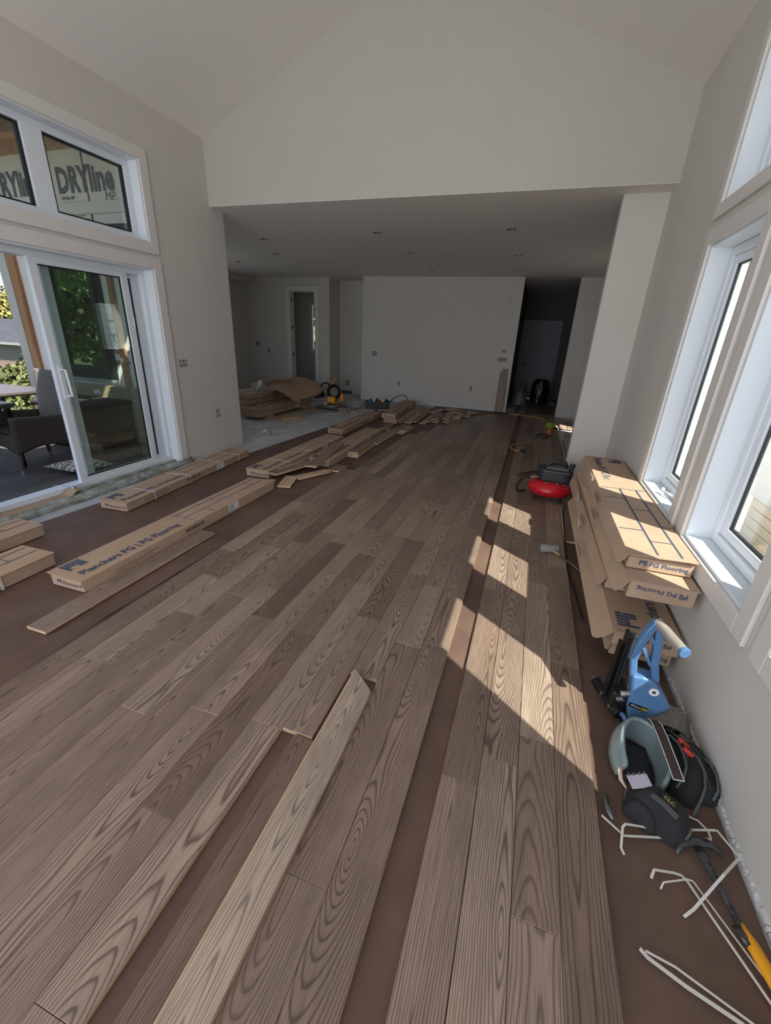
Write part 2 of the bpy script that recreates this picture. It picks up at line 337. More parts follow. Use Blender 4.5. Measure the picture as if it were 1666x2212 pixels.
# wing window
wn = setting('window_4', (-6.1, 4.7, .75))
MB().box(-6.60, -5.62, 4.715, 4.748, .74, 2.24).build('flashing_tape', mat('black_tape', (34, 36, 40), .35), wn, world=True)
b = MB()
for a in ((-6.50, -6.40, .84, 2.2), (-5.76, -5.68, .84, 2.2), (-6.40, -5.76, .84, .92), (-6.40, -5.76, 2.12, 2.2)): b.box(a[0], a[1], 4.66, 4.72, a[2], a[3])
b.build('window_frame', mat('black_frame', (38, 42, 42), .4), wn, world=True, bevel=.004)
MB().box(-6.40, -5.76, 4.69, 4.70, .92, 2.12).build('pane', GLASSR, wn, world=True)
MB().box(-6.60, -5.62, 4.705, 4.73, .70, .74).build('window_sill', mat('grey_sill', (150, 158, 160), .5), wn, world=True)
# porch
st('porch_floor', MB().box(-9.0, XL - WT, -3.0, 4.75, -.22, -.10), PORCHF)
pr = st('porch_roof', MB().box(-7.6, XL - WT, 2.9, 4.9, 3.52, 3.56), PLY)
for i in range(3): MB().box(-7.6, XL - WT, 2.92 + i * .62, 2.96 + i * .62, 3.38, 3.52).build('rafter', mat('rafter_wood', (128, 92, 66), .8), pr, world=True)
MB().box(-7.5, -3.92, 4.66, 4.75, 3.40, 3.52).build('rafter', RAWS, pr, world=True)
pw = st('porch_knee_wall', MB().box(-7.12, XL - WT - .02, 4.62, 4.70, -.10, .66), mat('beige_canvas', (176, 156, 128), .8, var=.15, vscale=3, bump=.5, bscale=5))

# ---- windows and doors ----
def rect_frame(b, x0, x1, y0, y1, z0, z1, wd, mi=0):
    wy = wz = wd
    b.box(x0, x1, y0, y0 + wy, z0, z1, mi); b.box(x0, x1, y1 - wy, y1, z0, z1, mi); b.box(x0, x1, y0 + wy, y1 - wy, z0, z0 + wz, mi); b.box(x0, x1, y0 + wy, y1 - wy, z1 - wz, z1, mi)
def casing(parent, side, y0, y1, z0, z1, wd=.095, bottom=True, name='casing'):
    x0, x1 = (XL, XL + .018) if side < 0 else (XR - .018, XR)
    b = MB(); b.box(x0, x1, y0 - wd, y0, z0 - (wd if bottom else 0), z1 + wd); b.box(x0, x1, y1, y1 + wd, z0 - (wd if bottom else 0), z1 + wd); b.box(x0, x1, y0, y1, z1, z1 + wd)
    if bottom: b.box(x0, x1, y0, y1, z0 - wd, z0)
    return b.build(name, TRIM, parent, world=True, bevel=.004)
# door_1: slider in left wall
d1 = setting('door_1', (XL, 2.7, 0))
casing(d1, -1, 1.72, 3.77, .03, 2.0, .1, False)
b = MB(); xa, xb = XL - .17, XL
b.box(xa, xb, 3.755, 3.77, .03, 2.0).box(xa, xb, 1.72, 1.735, .03, 2.0).box(xa, xb, 1.735, 3.755, 1.985, 2.0); b.build('jamb', PVC, d1, world=True)
b = MB()
for x0 in (-3.96, -3.90): rect_frame(b, x0, x0 + .055, 1.735, 3.755, .05, 1.985, .045)
b.build('door_frame', PVC, d1, world=True, bevel=.003)
MB().box(-4.06, -3.66, 1.72, 3.78, -.006, .035).box(-3.95, -3.80, 1.735, 3.755, .035, .05).build('sill', SILLM, d1, world=True, bevel=.003)
def sash(parent, nm, x0, x1, y0, y1, z0, z1, wd, gm, gask=True, m=PVC):
    b = MB(); rect_frame(b, x0, x1, y0, y1, z0, z1, wd); o = b.build(nm, m, parent, world=True, bevel=.004)
    if gask:
        b = MB(); rect_frame(b, (x0 + x1) / 2 - .008, (x0 + x1) / 2 + .008, y0 + wd, y1 - wd, z0 + wd, z1 - wd, .008); b.build('gasket', DARK, o, world=True)
    MB().box((x0 + x1) / 2 - .004, (x0 + x1) / 2 + .004, y0 + wd + .004, y1 - wd - .004, z0 + wd + .004, z1 - wd - .004).build('pane', gm, o, world=True)
    return o
sash(d1, 'fixed_sash', -3.955, -3.915, 2.78, 3.71, .06, 1.97, .07, GLASSD)
s1 = sash(d1, 'sliding_sash', -3.895, -3.855, 2.655, 3.55, .06, 1.965, .07, GLASSD)
hb_ = MB(); hb_.tube([(-3.85, 2.70, 1.10), (-3.80, 2.71, 1.10), (-3.80, 2.72, .88), (-3.85, 2.71, .88)], .011, 8); hb_.cbox((-3.85, 2.705, .99), (.012, .035, .28)); hb_.build('door_handle', mat('white_plastic', (224, 226, 228), .35), s1, world=True, bevel=.002)
# transom window_1
w1 = setting('window_1', (XL, 2.9, 2.225)); casing(w1, -1, 2.05, 3.77, 2.225, 2.88)
b = MB(); rect_frame(b, XL - .15, XL, 2.05, 3.77, 2.225, 2.88, .012); b.build('jamb', PVC, w1, world=True)
b = MB(); rect_frame(b, -3.90, -3.84, 2.062, 3.758, 2.237, 2.868, .055); b.box(-3.90, -3.84, 2.83, 2.985, 2.29, 2.82); b.build('window_frame', PVC, w1, world=True, bevel=.004)
for ya, yb in ((2.117, 2.83), (2.985, 3.703)):
    b = MB(); rect_frame(b, -3.885, -3.86, ya, yb, 2.285, 2.82, .022); o = b.build('sash', DARK, w1, world=True)
    MB().box(-3.876, -3.870, ya + .02, yb - .02, 2.30, 2.80).build('pane', GLASS, o, world=True)
# right windows
def right_window(n, y0, y1, z0, z1, cas=True, split=None, crank=True):
    g = setting('window_%d' % n, (XR, (y0 + y1) / 2, z0))
    b = MB(); rect_frame(b, XR, XR + .165, y0, y1, z0, z1, .014); b.build('jamb', PVC, g, world=True)
    b = MB(); rect_frame(b, XR + .105, XR + .165, y0 + .014, y1 - .014, z0 + .014, z1 - .014, .05)
    if split:
        for sy in split: b.box(XR + .105, XR + .165, sy - .05, sy + .05, z0 + .06, z1 - .06)
    b.build('window_frame', PVC, g, world=True, bevel=.006)
    spans = [(y0 + .064, y1 - .064)] if not split else None
    if split:
        e = [y0 + .064] + [q for sy in split for q in (sy - .05, sy + .05)] + [y1 - .064]; spans = [(e[i], e[i + 1]) for i in range(0, len(e), 2)]
    for ya, yb in spans:
        b = MB(); rect_frame(b, XR + .118, XR + .155, ya, yb, z0 + .064, z1 - .064, .045); o = b.build('sash', PVC, g, world=True, bevel=.004)
        b = MB(); rect_frame(b, XR + .13, XR + .145, ya + .045, yb - .045, z0 + .109, z1 - .109, .008); b.build('gasket', DARK, o, world=True)
        MB().box(XR + .135, XR + .141, ya + .045, yb - .045, z0 + .109, z1 - .109).build('pane', GLASS, o, world=True)
    if crank:
        b = MB(); b.cbox((XR + .095, y0 + .30, z0 + .03), (.03, .10, .02)); b.tube([(XR + .09, y0 + .30, z0 + .035), (XR + .06, y0 + .34, z0 + .045), (XR + .045, y0 + .40, z0 + .04)], .007, 8); b.cyl((XR + .045, y0 + .40, z0 + .03), (XR + .045, y0 + .42, z0 + .055), .01, 10)
        b.build('crank_handle', PVC, g, world=True)
    return g
def rcasing(g, name, y0, y1, z0, z1, l=True, r=True): pass
g2 = right_window(2, 2.61, 3.34, .60, 2.06); g3 = right_window(3, 1.64, 2.36, .60, 2.06, crank=False); g5 = right_window(5, .69, 1.41, .60, 2.06, crank=False); g6 = right_window(6, .69, 3.34, 2.27, 3.0, split=(1.52, 2.48), crank=False)
for g, a, b2 in ((g2, 2.61, 3.34), (g3, 1.64, 2.36), (g5, .69, 1.41)): casing(g, 1, a, b2, .60, 2.06, .085)
casing(g6, 1, .69, 3.34, 2.27, 3.0, .075)
# interior doorway to pantry (casing), hall door
d2 = setting('door_2', (-5.74, 10.39, 0)); b = MB(); yf = 10.34
b.box(-6.20, -6.08, yf, 10.39, 0, 2.54).box(-5.40, -5.29, yf, 10.39, 0, 2.54).box(-6.08, -5.40, yf, 10.39, 2.43, 2.54); b.build('casing', TRIM, d2, world=True, bevel=.004)
b = MB().box(-6.10, -6.07, 10.39, 10.52, 0, 2.44).box(-5.41, -5.38, 10.39, 10.52, 0, 2.44).box(-6.07, -5.41, 10.39, 10.52, 2.42, 2.45); b.build('jamb', TRIM, d2, world=True)
for z in (.95, 1.6, 2.25): MB().cbox((-6.065, 10.40, z), (.012, .03, .09)).build('hinge', BLK, d2, world=True)
wp = setting('window_7', (-6.3, 12.2, .9)); b = MB()
for a in ((-6.56, -6.47, .88, 2.39), (-6.12, -6.03, .88, 2.39), (-6.47, -6.12, .88, .97), (-6.47, -6.12, 2.30, 2.39)): b.box(a[0], a[1], 12.18, 12.2, a[2], a[3])
b.build('casing', TRIM, wp, world=True)
b = MB()
for a in ((-6.47, -6.44, .97, 2.3), (-6.15, -6.12, .97, 2.3), (-6.44, -6.15, .97, 1.03), (-6.44, -6.15, 2.24, 2.3)): b.box(a[0], a[1], 12.2, 12.26, a[2], a[3])
b.build('window_frame', PVC, wp, world=True)
MB().box(-6.44, -6.15, 12.23, 12.235, 1.03, 2.24).build('pane', GLASS, wp, world=True)
d3 = setting('door_3', (0, 13.3, 0)); DD = mat('hall_door_paint', (112, 118, 126), .5)  # door colour lowered too, shade of the unlit hall painted in
b = MB().box(-.44, .44, 13.30, 13.34, .01, 2.0); b.build('door_panel', DD, d3, world=True)
b = MB()
for a in ((-.44, -.26, .01, 2.0), (.26, .44, .01, 2.0), (-.26, .26, 1.82, 2.0), (-.26, .26, 1.28, 1.42), (-.26, .26, .01, .2), (-.13, -.07, .2, 1.28), (.07, .13, .2, 1.28)): b.box(a[0], a[1], 13.285, 13.305, a[2], a[3])
b.build('door_stile', DD, d3, world=True, bevel=.003)
b = MB().box(-.53, -.44, 13.27, 13.32, 0, 2.08).box(.44, .53, 13.27, 13.32, 0, 2.08).box(-.44, .44, 13.27, 13.32, 2.0, 2.08); b.build('casing', DD, d3, world=True)
b = MB().cyl((-.36, 13.285, .95), (-.36, 13.25, .95), .03).tube([(-.36, 13.24, .95), (-.25, 13.24, .95)], .01); b.build('door_handle', BLK, d3, world=True)
for z in (.45, 1.05, 1.72): MB().cbox((.43, 13.28, z), (.025, .02, .1)).build('hinge', BLK, d3, world=True)

# ================= PAPER UNDERLAY =================
def sheet(x0, x1, y0, y1, z, lab, amp=.0006, skew=0, nx=10, ny=60, fold=None):
    def fn(u, v):
        x = x0 + (x1 - x0) * u; y = y0 + (y1 - y0) * v; x += skew * (y - y0)
        zz = z + amp * (noise.noise(Vector((x * 5, y * 1.7, z * 900))) + 1)
        if fold: zz += fold(x, y)
        return (x, y, zz)
    o = MB().grid(fn, nx, ny).build('underlay_paper', PAPER, smooth=True, origin=((x0 + x1) / 2, (y0 + y1) / 2, z)); return tag(o, lab, 'paper', 'brown underlay paper sheets')
def fold1(x, y):
    a = 0
    for (cx, cy, ang, L, h, wd) in ((-2.35, 1.05, 1.32, .55, .010, .022), (-2.15, .85, 1.30, .6, .014, .03), (-2.75, 1.0, 1.35, .30, .010, .018), (-2.05, 1.35, 1.45, .8, .007, .03)):
        dx, dy = x - cx, y - cy; s_ = dx * math.cos(ang) + dy * math.sin(ang); t_ = -dx * math.sin(ang) + dy * math.cos(ang)
        a += h * math.exp(-(t_ / wd) ** 2) * math.exp(-(s_ / L) ** 4)
    return a
sheet(XL + .01, -3.18, -1.0, 8.1, -.0045, 'brown underlay paper strip along the wall with the glass door', skew=.065, ny=90)
sheet(-3.24, -2.02, -1.0, 9.2, -.0035, 'brown underlay paper sheet under the long cartons in the middle', nx=60, ny=240, fold=fold1, skew=.01)
sheet(-2.1, -.9, -1.0, YB - .01, -.0045, 'brown underlay paper sheet running beneath the laid planks', ny=90)
sheet(-.95, .38, -1.0, YB - .01, -.0040, 'brown underlay paper showing in the long gap between plank strips')
sheet(.36, XR - .012, -1.0, 4.92, -.0045, 'brown underlay paper strip along the wall with three windows', amp=.001)
# ragged drywall edge on right wall
b = MB()
random.seed(3)
y = -.3
while y < 1.95:
    l = random.uniform(.006, .02); b.box(XR - .006 - random.uniform(0, .006), XR, y, y + l, .004, .012 + random.uniform(0, .012)); y += l + random.uniform(0, .006)
b.build('torn_edge', mat('primer_white', (210, 212, 214), .7), bpy.data.objects['wall_right'], world=True)['kind'] = 'stuff'

# ================= PLANKS =================
random.seed(11)
def plank_mb(wd, L, th=.019, ch=.0012, skew0=0, skew1=0, tongue=0):
    a = wd / 2; b = MB(); c = ch
    if tongue: b.box(-a - tongue, -a, .002, L - .002, .006, .013, 1)
    y00, y01 = 0, skew0; y10, y11 = L, L + skew1      # left/right y at near and far end
    bot = [(-a, y00, 0), (a, y01, 0), (a, y11, 0), (-a, y10, 0)]
    mid = [(-a, y00, th - c), (a, y01, th - c), (a, y11, th - c), (-a, y10, th - c)]
    top = [(-a + c, y00 + c, th), (a - c, y01 + c, th), (a - c, y11 - c, th), (-a + c, y10 - c, th)]
    b.add(bot + mid + top, [(3, 2, 1, 0)], 1)
    f0 = len(b.v) - 12
    for i in range(4):
        j = (i + 1) % 4; b.f.append([f0 + i, f0 + j, f0 + 4 + j, f0 + 4 + i]); b.mi.append(1)
        b.f.append([f0 + 4 + i, f0 + 4 + j, f0 + 8 + j, f0 + 8 + i]); b.mi.append(0)
    b.f.append([f0 + 8, f0 + 9, f0 + 10, f0 + 11]); b.mi.append(0)
    return b
def floor_plank(xc, y0, L, wd, z=0, m=ASH):
    o = plank_mb(wd, L).build('plank', [m, RAW], fl); o.matrix_local = fl.matrix_local.inverted() @ Matrix.Translation((xc, y0, z)); return o
def row(xa, xb, ys, m=ASH):
    for i in range(len(ys) - 1):
        g = .0006; mm_ = m if random.random() < .82 else ASHD
        floor_plank((xa + xb) / 2, ys[i] + g, ys[i + 1] - ys[i] - 2 * g, xb - xa - random.choice((.0012, .002, .003)), random.choice((0, 0, .0006, .0012)), mm_)
PW = .1358; XE = -.184
def joints(y0, y1, fixed):
    ys = [y0]; fx = sorted(f for f in fixed if y0 < f < y1); y = y0
    for f in fx + [y1]:
        while f - y > 1.55: y += random.uniform(.75, 1.25); ys.append(y)
        ys.append(f); y = f
    return ys
ends = [9.9, 9.8, 9.7, 9.62, 9.56, 9.25, 9.0, 8.75, 8.45, 7.75, 7.1, 6.72, 6.38]
fx = {0: [1.75], 1: [.62, 2.3], 2: [1.35, 3.1], 4: [], 5: [.62], 6: [2.2], 7: [1.62], 8: [.9, 2.75], 9: [1.75], 10: [1.5], 11: [1.05], 12: [1.02]}
for k in range(13):
    xb = XE - PW * k; xa = xb - PW; y0 = -.7; y1 = ends[k]
    if k == 2: row(xa, xb, [1.42] + joints(1.42, y1, [2.4])[1:]); continue
    if k == 3: row(xa, xb, joints(1.045, y1, [2.9])); continue
    if k == 12: row(xa, xb, joints(y0, 4.4, fx.get(k, []))); continue
    row(xa, xb, joints(y0, y1, fx.get(k, [])))
row(XE - PW * 13, XE - PW * 12, [4.4, 5.6, 6.38]) if False else None
# dark plank lying in the open row, plank over it lightened to look more lit
floor_plank(-.602, -.7, 1.735, .128, 0, ASHD)
RW = .1325
for k in range(4):
    xa = -.084 + RW * k
    row(xa, xa + RW, joints(-.7, 10.15, {0: [1.08, 2.42, 3.9], 1: [2.0, 3.3], 2: [.74, 1.35, 2.6], 3: [1.85, 3.5]}[k]), ASH)
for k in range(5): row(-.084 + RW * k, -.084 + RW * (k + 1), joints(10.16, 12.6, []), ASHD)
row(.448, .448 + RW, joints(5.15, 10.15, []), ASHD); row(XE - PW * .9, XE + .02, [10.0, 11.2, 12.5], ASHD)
# ================= CARTONS =================
ZU = Vector((0, 0, 1))
def logo(parent, o, x, y, s, m=INK):        # block logo of unequal bars, s = height
    bars = [(0, .2, 1.0, 0), (.26, .2, .62, .38), (.26, .2, .0, 0), (.52, .2, .62, .38), (.52, .2, 0, 0), (.78, .2, 1.0, 0), (1.04, .22, .62, .0), (1.04, .22, .30, .70)]
    b = MB(); x = Vector(x); y = Vector(y); n = x.cross(y)
    for bx, bw, bh, bz in bars:
        if bh <= 0: continue
        p0 = Vector(o) + x * bx * s + y * bz * s
        b.add([p0, p0 + x * bw * s, p0 + x * bw * s + y * bh * s, p0 + y * bh * s], [(0, 1, 2, 3)])
    b.add([Vector(o) + x * .2 * s + y * .42 * s, Vector(o) + x * .26 * s + y * .42 * s, Vector(o) + x * .26 * s + y * .6 * s, Vector(o) + x * .2 * s + y * .6 * s], [(0, 1, 2, 3)])
    return b.build('logo', m, parent)
def rounded_flap(y0, y1, x0, x1, n=6, r=.05, z0=0, z1=0): pass
def carton(label, loc, ang, L=2.0, W=.27, H=.085, flip=False, openlid=0, flap=0, straps=(), sticker=1, endtext='Planchers PG', uend=False, group='long flooring cartons lying about the room', detail=2, fardetail=False, toptext=True, tilt=None):
    t = thing('flooring_carton', label, 'carton', loc, group=group, rot=tilt or (0, 0, ang))
    a = W / 2; hb = H - (.010 if openlid else .001)
    MB().box(-a + .004, a - .004, .004, L - .004, 0, hb).build('tray', CARD, t, bevel=.003, seg=1)
    lid = MB(); z0 = hb + .0015; zl = z0 + (openlid if openlid else 0)
    s = 1 if flap >= 0 else -1
    # lid sheet: top plus a side flap with a rounded free corner
    lw = a + .004
    lid.add([(-lw * s, -.012 if openlid else 0, zl), (lw * s, -.012 if openlid else 0, z0 + .0005 + openlid * .5), (lw * s, L, z0), (-lw * s, L, z0)], [(0, 1, 2, 3)] if s > 0 else [(3, 2, 1, 0)])
    if flap:
        fx = abs(flap); drop = H * .93; pts = []
        for k in range(7): an = PI / 2 * k / 6; pts.append((.045 * (1 - math.sin(an)), -drop + .035 * (1 - math.cos(an)) if True else 0))
        pr_ = [(0 - .012, 0)] + [(.0 + .05 * (1 - math.cos(PI / 2 * k / 6)) - .012, -drop + .05 * (1 - math.sin(PI / 2 * k / 6))) for k in range(7)]
        prr = pr_ + [(L - .05 * (1 - math.cos(PI / 2 * k / 6)), -drop + .05 * (1 - math.sin(PI / 2 * k / 6))) for k in range(6, -1, -1)] + [(L, 0)]
        vs = [(s * (lw + fx * (-zz / drop)), yy, z0 + .0005 + zz + (openlid * .5 if yy < .3 else 0)) for yy, zz in prr]
        lid.add(vs, [list(range(len(vs)))] if s > 0 else [list(range(len(vs)))[::-1]])
    lo = lid.build('lid', CARD, t, solid=.0035)
    if openlid:
        MB().box(-a + .01, a - .01, .002, .006, hb - .001, hb + .008).build('end_flap', CARDD, t)
    f = -1 if flip else 1
    def hs(x, y):
        e = openlid or 0; k = max(0, 1 - y / L); u_ = (x * s + lw) / (2 * lw); return z0 + .0034 + k * e * (1 - .5 * u_)
    if detail >= 1 and toptext:
        R = (0, f, 0); U = (-f, 0, 0); yo = .05 if not flip else L - .05
        slope = lambda yy: z0 + .0030 + (openlid * max(0, 1 - yy / L) if openlid else 0) + .0004
        o_ = Vector((-.025 * f, yo, 0)); o_.z = hs(-.12 * f, yo)
        logo(t, o_, R, U, .095)
        T = frame((.095 * f, yo + .20 * f if False else yo + .06 * f, slope(.05)), R, U, (0, 0, 1))
        T = frame((.085 * f, yo, hs(0, yo + .1 * f) + .0010), R, U, (0, 0, 1))
        text('Planchers PG | PG Flooring', .082, INK, t, T, bold=.0014, width=.78)
        # board pattern
        b = MB(); ys = .54 * L; zz = z0 + .0032 + (openlid * .45 if openlid else 0)
        Y = lambda q: q if not flip else L - q
        def ln(xa, ya, xb_, yb_, w_=.005):
            p, q = Vector((xa * f, Y(ya), hs(xa * f, Y(ya)))), Vector((xb_ * f, Y(yb_), hs(xb_ * f, Y(yb_)))); d = (q - p).normalized(); n_ = d.cross(ZU) * w_ / 2
            b.add([p - n_, q - n_, q + n_, p + n_], [(0, 1, 2, 3)] if True else [])
        ys = .465 * L
        for xx in (-.62, .10): ln(xx * a, ys, xx * a, L * .99, .008)
        for (xa, xb_, yy) in ((-.97, .97, .465), (-.97, -.62, .60), (-.62, .10, .67), (.10, .97, .575), (-.97, -.62, .80), (.10, .97, .84), (-.62, .10, .91)): ln(xa * a, yy * L, xb_ * a, yy * L, .006)
        b.build('printed_pattern', INK, t)
    if detail >= 1:
        sx_ = s if flap else 1; xo = sx_ * (lw + .0035 + (abs(flap) * .5 if flap else 0))
        def sideT(y, z): return frame((xo + (sx_ * abs(flap) * .45 if flap else 0), y, z), (0, sx_, 0), (0, 0, 1), (sx_, 0, 0))
        y1 = .395 * L if sx_ > 0 else .50 * L
        text('PLANCHERSPG.COM', .034, INKD, t, sideT(y1, H * .50), bold=.0008, width=.20)
        if detail > 1:
            text('LAVEZ AVEC UN LINGE HUMIDE  RECOUVREZ LE PRODUIT AVANT', .010, INKD, t, sideT(y1 - sx_ * .0, H * .30))
            text('hardwood flooring made with care from selected northern forests', .013, INKD, t, sideT(.10 * L if sx_ > 0 else .90 * L, H * .55))
            text('see installation instructions inside this box before laying', .013, INKD, t, sideT(.10 * L if sx_ > 0 else .90 * L, H * .36))
        if sticker:
            ysn = .645 * L; b = MB(); b.box(min(xo, xo + sx_ * .001), max(xo, xo + sx_ * .001), ysn, ysn + .14, H * .18, H * .95)
            so = b.build('sticker', STICK, t)
            text('ash 5"', .026, INKD, so, frame((xo + sx_ * (.0016 + (abs(flap) * .2 if flap else 0)), ysn + (.01 if sx_ > 0 else .10), H * .62), (0, sx_, 0), (0, 0, 1), (sx_, 0, 0)))
            for k in range(3): text('||||| || |||| 0472', .012, INKD, so, frame((xo + sx_ * .0016, ysn + (.01 if sx_ > 0 else .10), H * (.48 - .1 * k)), (0, sx_, 0), (0, 0, 1), (sx_, 0, 0)))
        # near end print
        if endtext:
            if uend: x_, y_, px, pz = (-1, 0, 0), (0, 0, -1), .30 * a + .06, H * .72
            else: x_, y_, px, pz = (1, 0, 0), (0, 0, 1), -.62 * a, H * .30
            logo(t, (px, .0032, pz), x_, y_, .026); T = frame((px + (.042 if not uend else -.042), .0032, pz), x_, y_, (0, -1, 0))
            text(endtext, .030, INK, t, T, bold=.0008, sx=1.1)
    for yy in straps:
        e = .0035; zz = H + .004; p = [(-a - e, yy, .0), (-a - e, yy, zz - .004), (-a, yy, zz), (a, yy + .004, zz), (a + e + .001, yy + .004, zz - .004), (a + e, yy, .0)]
        MB().ribbon(p, .013, up=(0, 1, 0) if False else (0, 1, 0)).build('strap', STRAP, t)
    return t
# the strap ribbon lies with its width along the carton, so build it by hand
def _strap(t, a, yy, H):
    b = MB(); e = .006; zz = H + .006; w_ = .008
    pts = [(-a - e, .002), (-a - e, zz - .006), (-a, zz), (a, zz), (a + e, zz - .006), (a + e, .002)]
    for i in range(len(pts) - 1):
        (x0, z0), (x1, z1) = pts[i], pts[i + 1]
        b.add([(x0, yy - w_, z0), (x0, yy + w_, z0), (x1, yy + w_ + .002, z1), (x1, yy - w_ + .002, z1)], [(0, 1, 2, 3)])
    return b.build('strap', STRAP, t, solid=.0014)
def strapped(t, a, H, ys):
    for yy in ys: _strap(t, a, yy, H)
    return t
G1 = 'flooring cartons lying singly on the brown paper'
carton('opened flooring carton in the middle of the paper, lid lifted, beside one loose plank', (-2.434, 1.445, .003), .015, 2.05, .265, .085, openlid=.012, flap=.010, group=G1)
strapped(carton('strapped flooring carton nearest the glass door, with three white bands', (-3.235, 2.44, .003), .085, 1.96, .28, .075, group=G1), .14, .075, (.32, .82, 1.35, 1.72))
strapped(carton('flooring carton cut by the left edge of the photo, lower one', (-2.852, -.43, .003), .03, 2.05, .28, .085, group=G1, flip=False), .14, .085, (1.72, .3, .9))
strapped(carton('flooring carton cut by the left edge of the photo, upper one by the door sill', (-3.395, -.15, .003), .0, 2.04, .275, .085, group=G1), .1375, .085, (1.72, .3, .9))
strapped(carton('strapped flooring carton with white sticker left of the pile of loose offcuts', (-2.685, 3.735, .003), .0, 2.0, .29, .08, group=G1), .145, .08, (.42, .98, 1.60))
carton('opened flooring carton half covered by loose planks', (-2.285, 4.42, .003), .03, 2.1, .27, .085, openlid=.010, flap=.010, group=G1)
carton('opened flooring carton on the paper beside the bare concrete', (-2.868, 6.13, .003), .02, 1.98, .27, .085, openlid=.014, flap=.008, group=G1)
carton('upper flooring carton of the pair near the back wall', (-2.41, 7.45, .093), .075, 2.0, .27, .085, group='pair of stacked cartons near the back wall', flap=.006)
carton('lower flooring carton of the pair near the back wall, with lid spread open', (-2.385, 7.48, .003), -.01, 2.0, .27, .085, openlid=.004, flap=.05, group='pair of stacked cartons near the back wall')
# pile in the far left room, on two battens
GL = 'cartons piled on the concrete at the back left'
for (yy, nm) in ((6.75, 'near'), (8.1, 'far')):
    o = MB().box(-5.25, -4.42, yy, yy + .09, -.006, .055).build('batten', RAWS, bevel=.003); tag(o, '%s wooden batten under the piled cartons' % nm, 'batten', 'battens under the cartons')
def pile(x, y, z, lab, a=0., st_=(.35, 1.0, 1.65), et='Planchers PG', **k):
    c_ = carton(lab, (x, y, z), a, 2.0, .27, .080, group=GL, detail=1, endtext=et, **k); strapped(c_, .135, .080, st_)
pile(-4.62, 6.42, .056, 'lowest carton of the short front stack at the back left')
pile(-4.61, 6.43, .146, 'top carton of the short front stack at the back left')
for k, nm in enumerate(('bottom', 'second', 'third', 'top')): pile(-4.915, 6.50 + .02 * k, .056 + .090 * k, '%s carton of the tall middle stack at the back left' % nm, flip=bool(k % 2))
for k, nm in enumerate(('bottom', 'second', 'third', 'top')): pile(-5.22, 6.75, .056 + .090 * k, '%s carton of the rear stack at the back left' % nm, flip=bool(k % 2))
# flattened carton sheet lying over the pile
t = thing('cardboard_sheet', 'large unfolded cardboard sheet with upturned edges on top of the carton pile', 'cardboard', (-4.45, 7.4, .43))
SA, SB, SC, SD = Vector((-4.80, 7.19, .50)), Vector((-4.11, 7.03, .29)), Vector((-4.16, 8.25, .38)), Vector((-4.70, 8.0, .54))
def shf(u, v):
    p = (SA * (1 - u) + SB * u) * (1 - v) + (SD * (1 - u) + SC * u) * v; p.z += .035 * math.sin(PI * u) + .02 * math.sin(5 * v + 2 * u); return p
MB().grid(shf, 10, 12).build('panel', CARD, t, world=True, solid=.006)
MB().grid(lambda s_, v: shf(0, v) + Vector((-.05 * s_, -.02, .07 * s_)), 2, 8).build('folded_edge', CARDD, t, world=True, solid=.006)
MB().grid(lambda s_, v: shf(v * .98, 1) + Vector((0, .03 * s_, .13 * s_ * (1 - .35 * v))), 2, 8).build('folded_edge', CARDD, t, world=True, solid=.006)
MB().grid(lambda s_, v: shf(1, .55 + .45 * v) + Vector((.10 * s_, .06 * s_, .06 * s_ * v)), 2, 6).build('folded_edge', CARDD, t, world=True, solid=.006)
o = MB().tube([(-5.00, 7.18, .425), (-4.93, 7.15, .50), (-4.90, 7.14, .57), (-4.89, 7.13, .63)], [.03, .04, .05, .004], 8).build('plastic_scrap', mat('plastic_film', (226, 230, 232), .3), smooth=True); tag(o, 'crumpled white plastic tip standing up behind the cardboard sheet', 'plastic')
o = MB().box(-5.80, -5.39, 8.1, 10.1, -.006, .42).build('flooring_carton', CARD, bevel=.004); tag(o, 'plain carton end against the far left wall behind the pile', 'carton')
# right stack under the windows
GR = 'cartons stacked against the wall under the windows'
xc = .700
carton('lowest carton of the stack under the windows, set back', (xc - .01, 2.20, .0), .0, 1.95, .26, .078, group=GR, detail=1, flap=-.004)
carton('second carton from the floor under the windows, its end shaded behind the blue nailer', (xc + .005, 1.94, .080), .0, 2.0, .27, .085, group=GR, endtext='PG Flooring', flap=-.006, toptext=False)
carton('third carton from the floor under the windows, wide lid with large block logo', (xc, 1.90, .168), .0, 2.05, .285, .085, group=GR, flap=-.075, openlid=.004, endtext='PG Flooring', uend=True)
carton('fourth carton from the floor under the windows, pushed back with white sticker', (xc - .01, 2.28, .256), .012, 2.0, .27, .082, group=GR, flap=-.03, openlid=.003, toptext=False)
carton('fifth carton from the floor under the windows, pushed back beneath two proud ones', (xc + .005, 2.22, .340), .0, 2.0, .27, .082, group=GR, flap=-.02, toptext=False)
carton('sixth carton under the windows, end print upside down, second from top', (xc - .002, 1.915, .428), -.0, 2.05, .275, .086, group=GR, flap=-.045, endtext='PG Flooring', uend=True, toptext=False, sticker=0)
carton('top carton of the stack under the windows, striped lid lit by the sun', (xc - .004, 2.03, .522), .0, 2.0, .275, .070, group=GR, flap=-.03, openlid=.020, endtext='PG Flooring', flip=True)

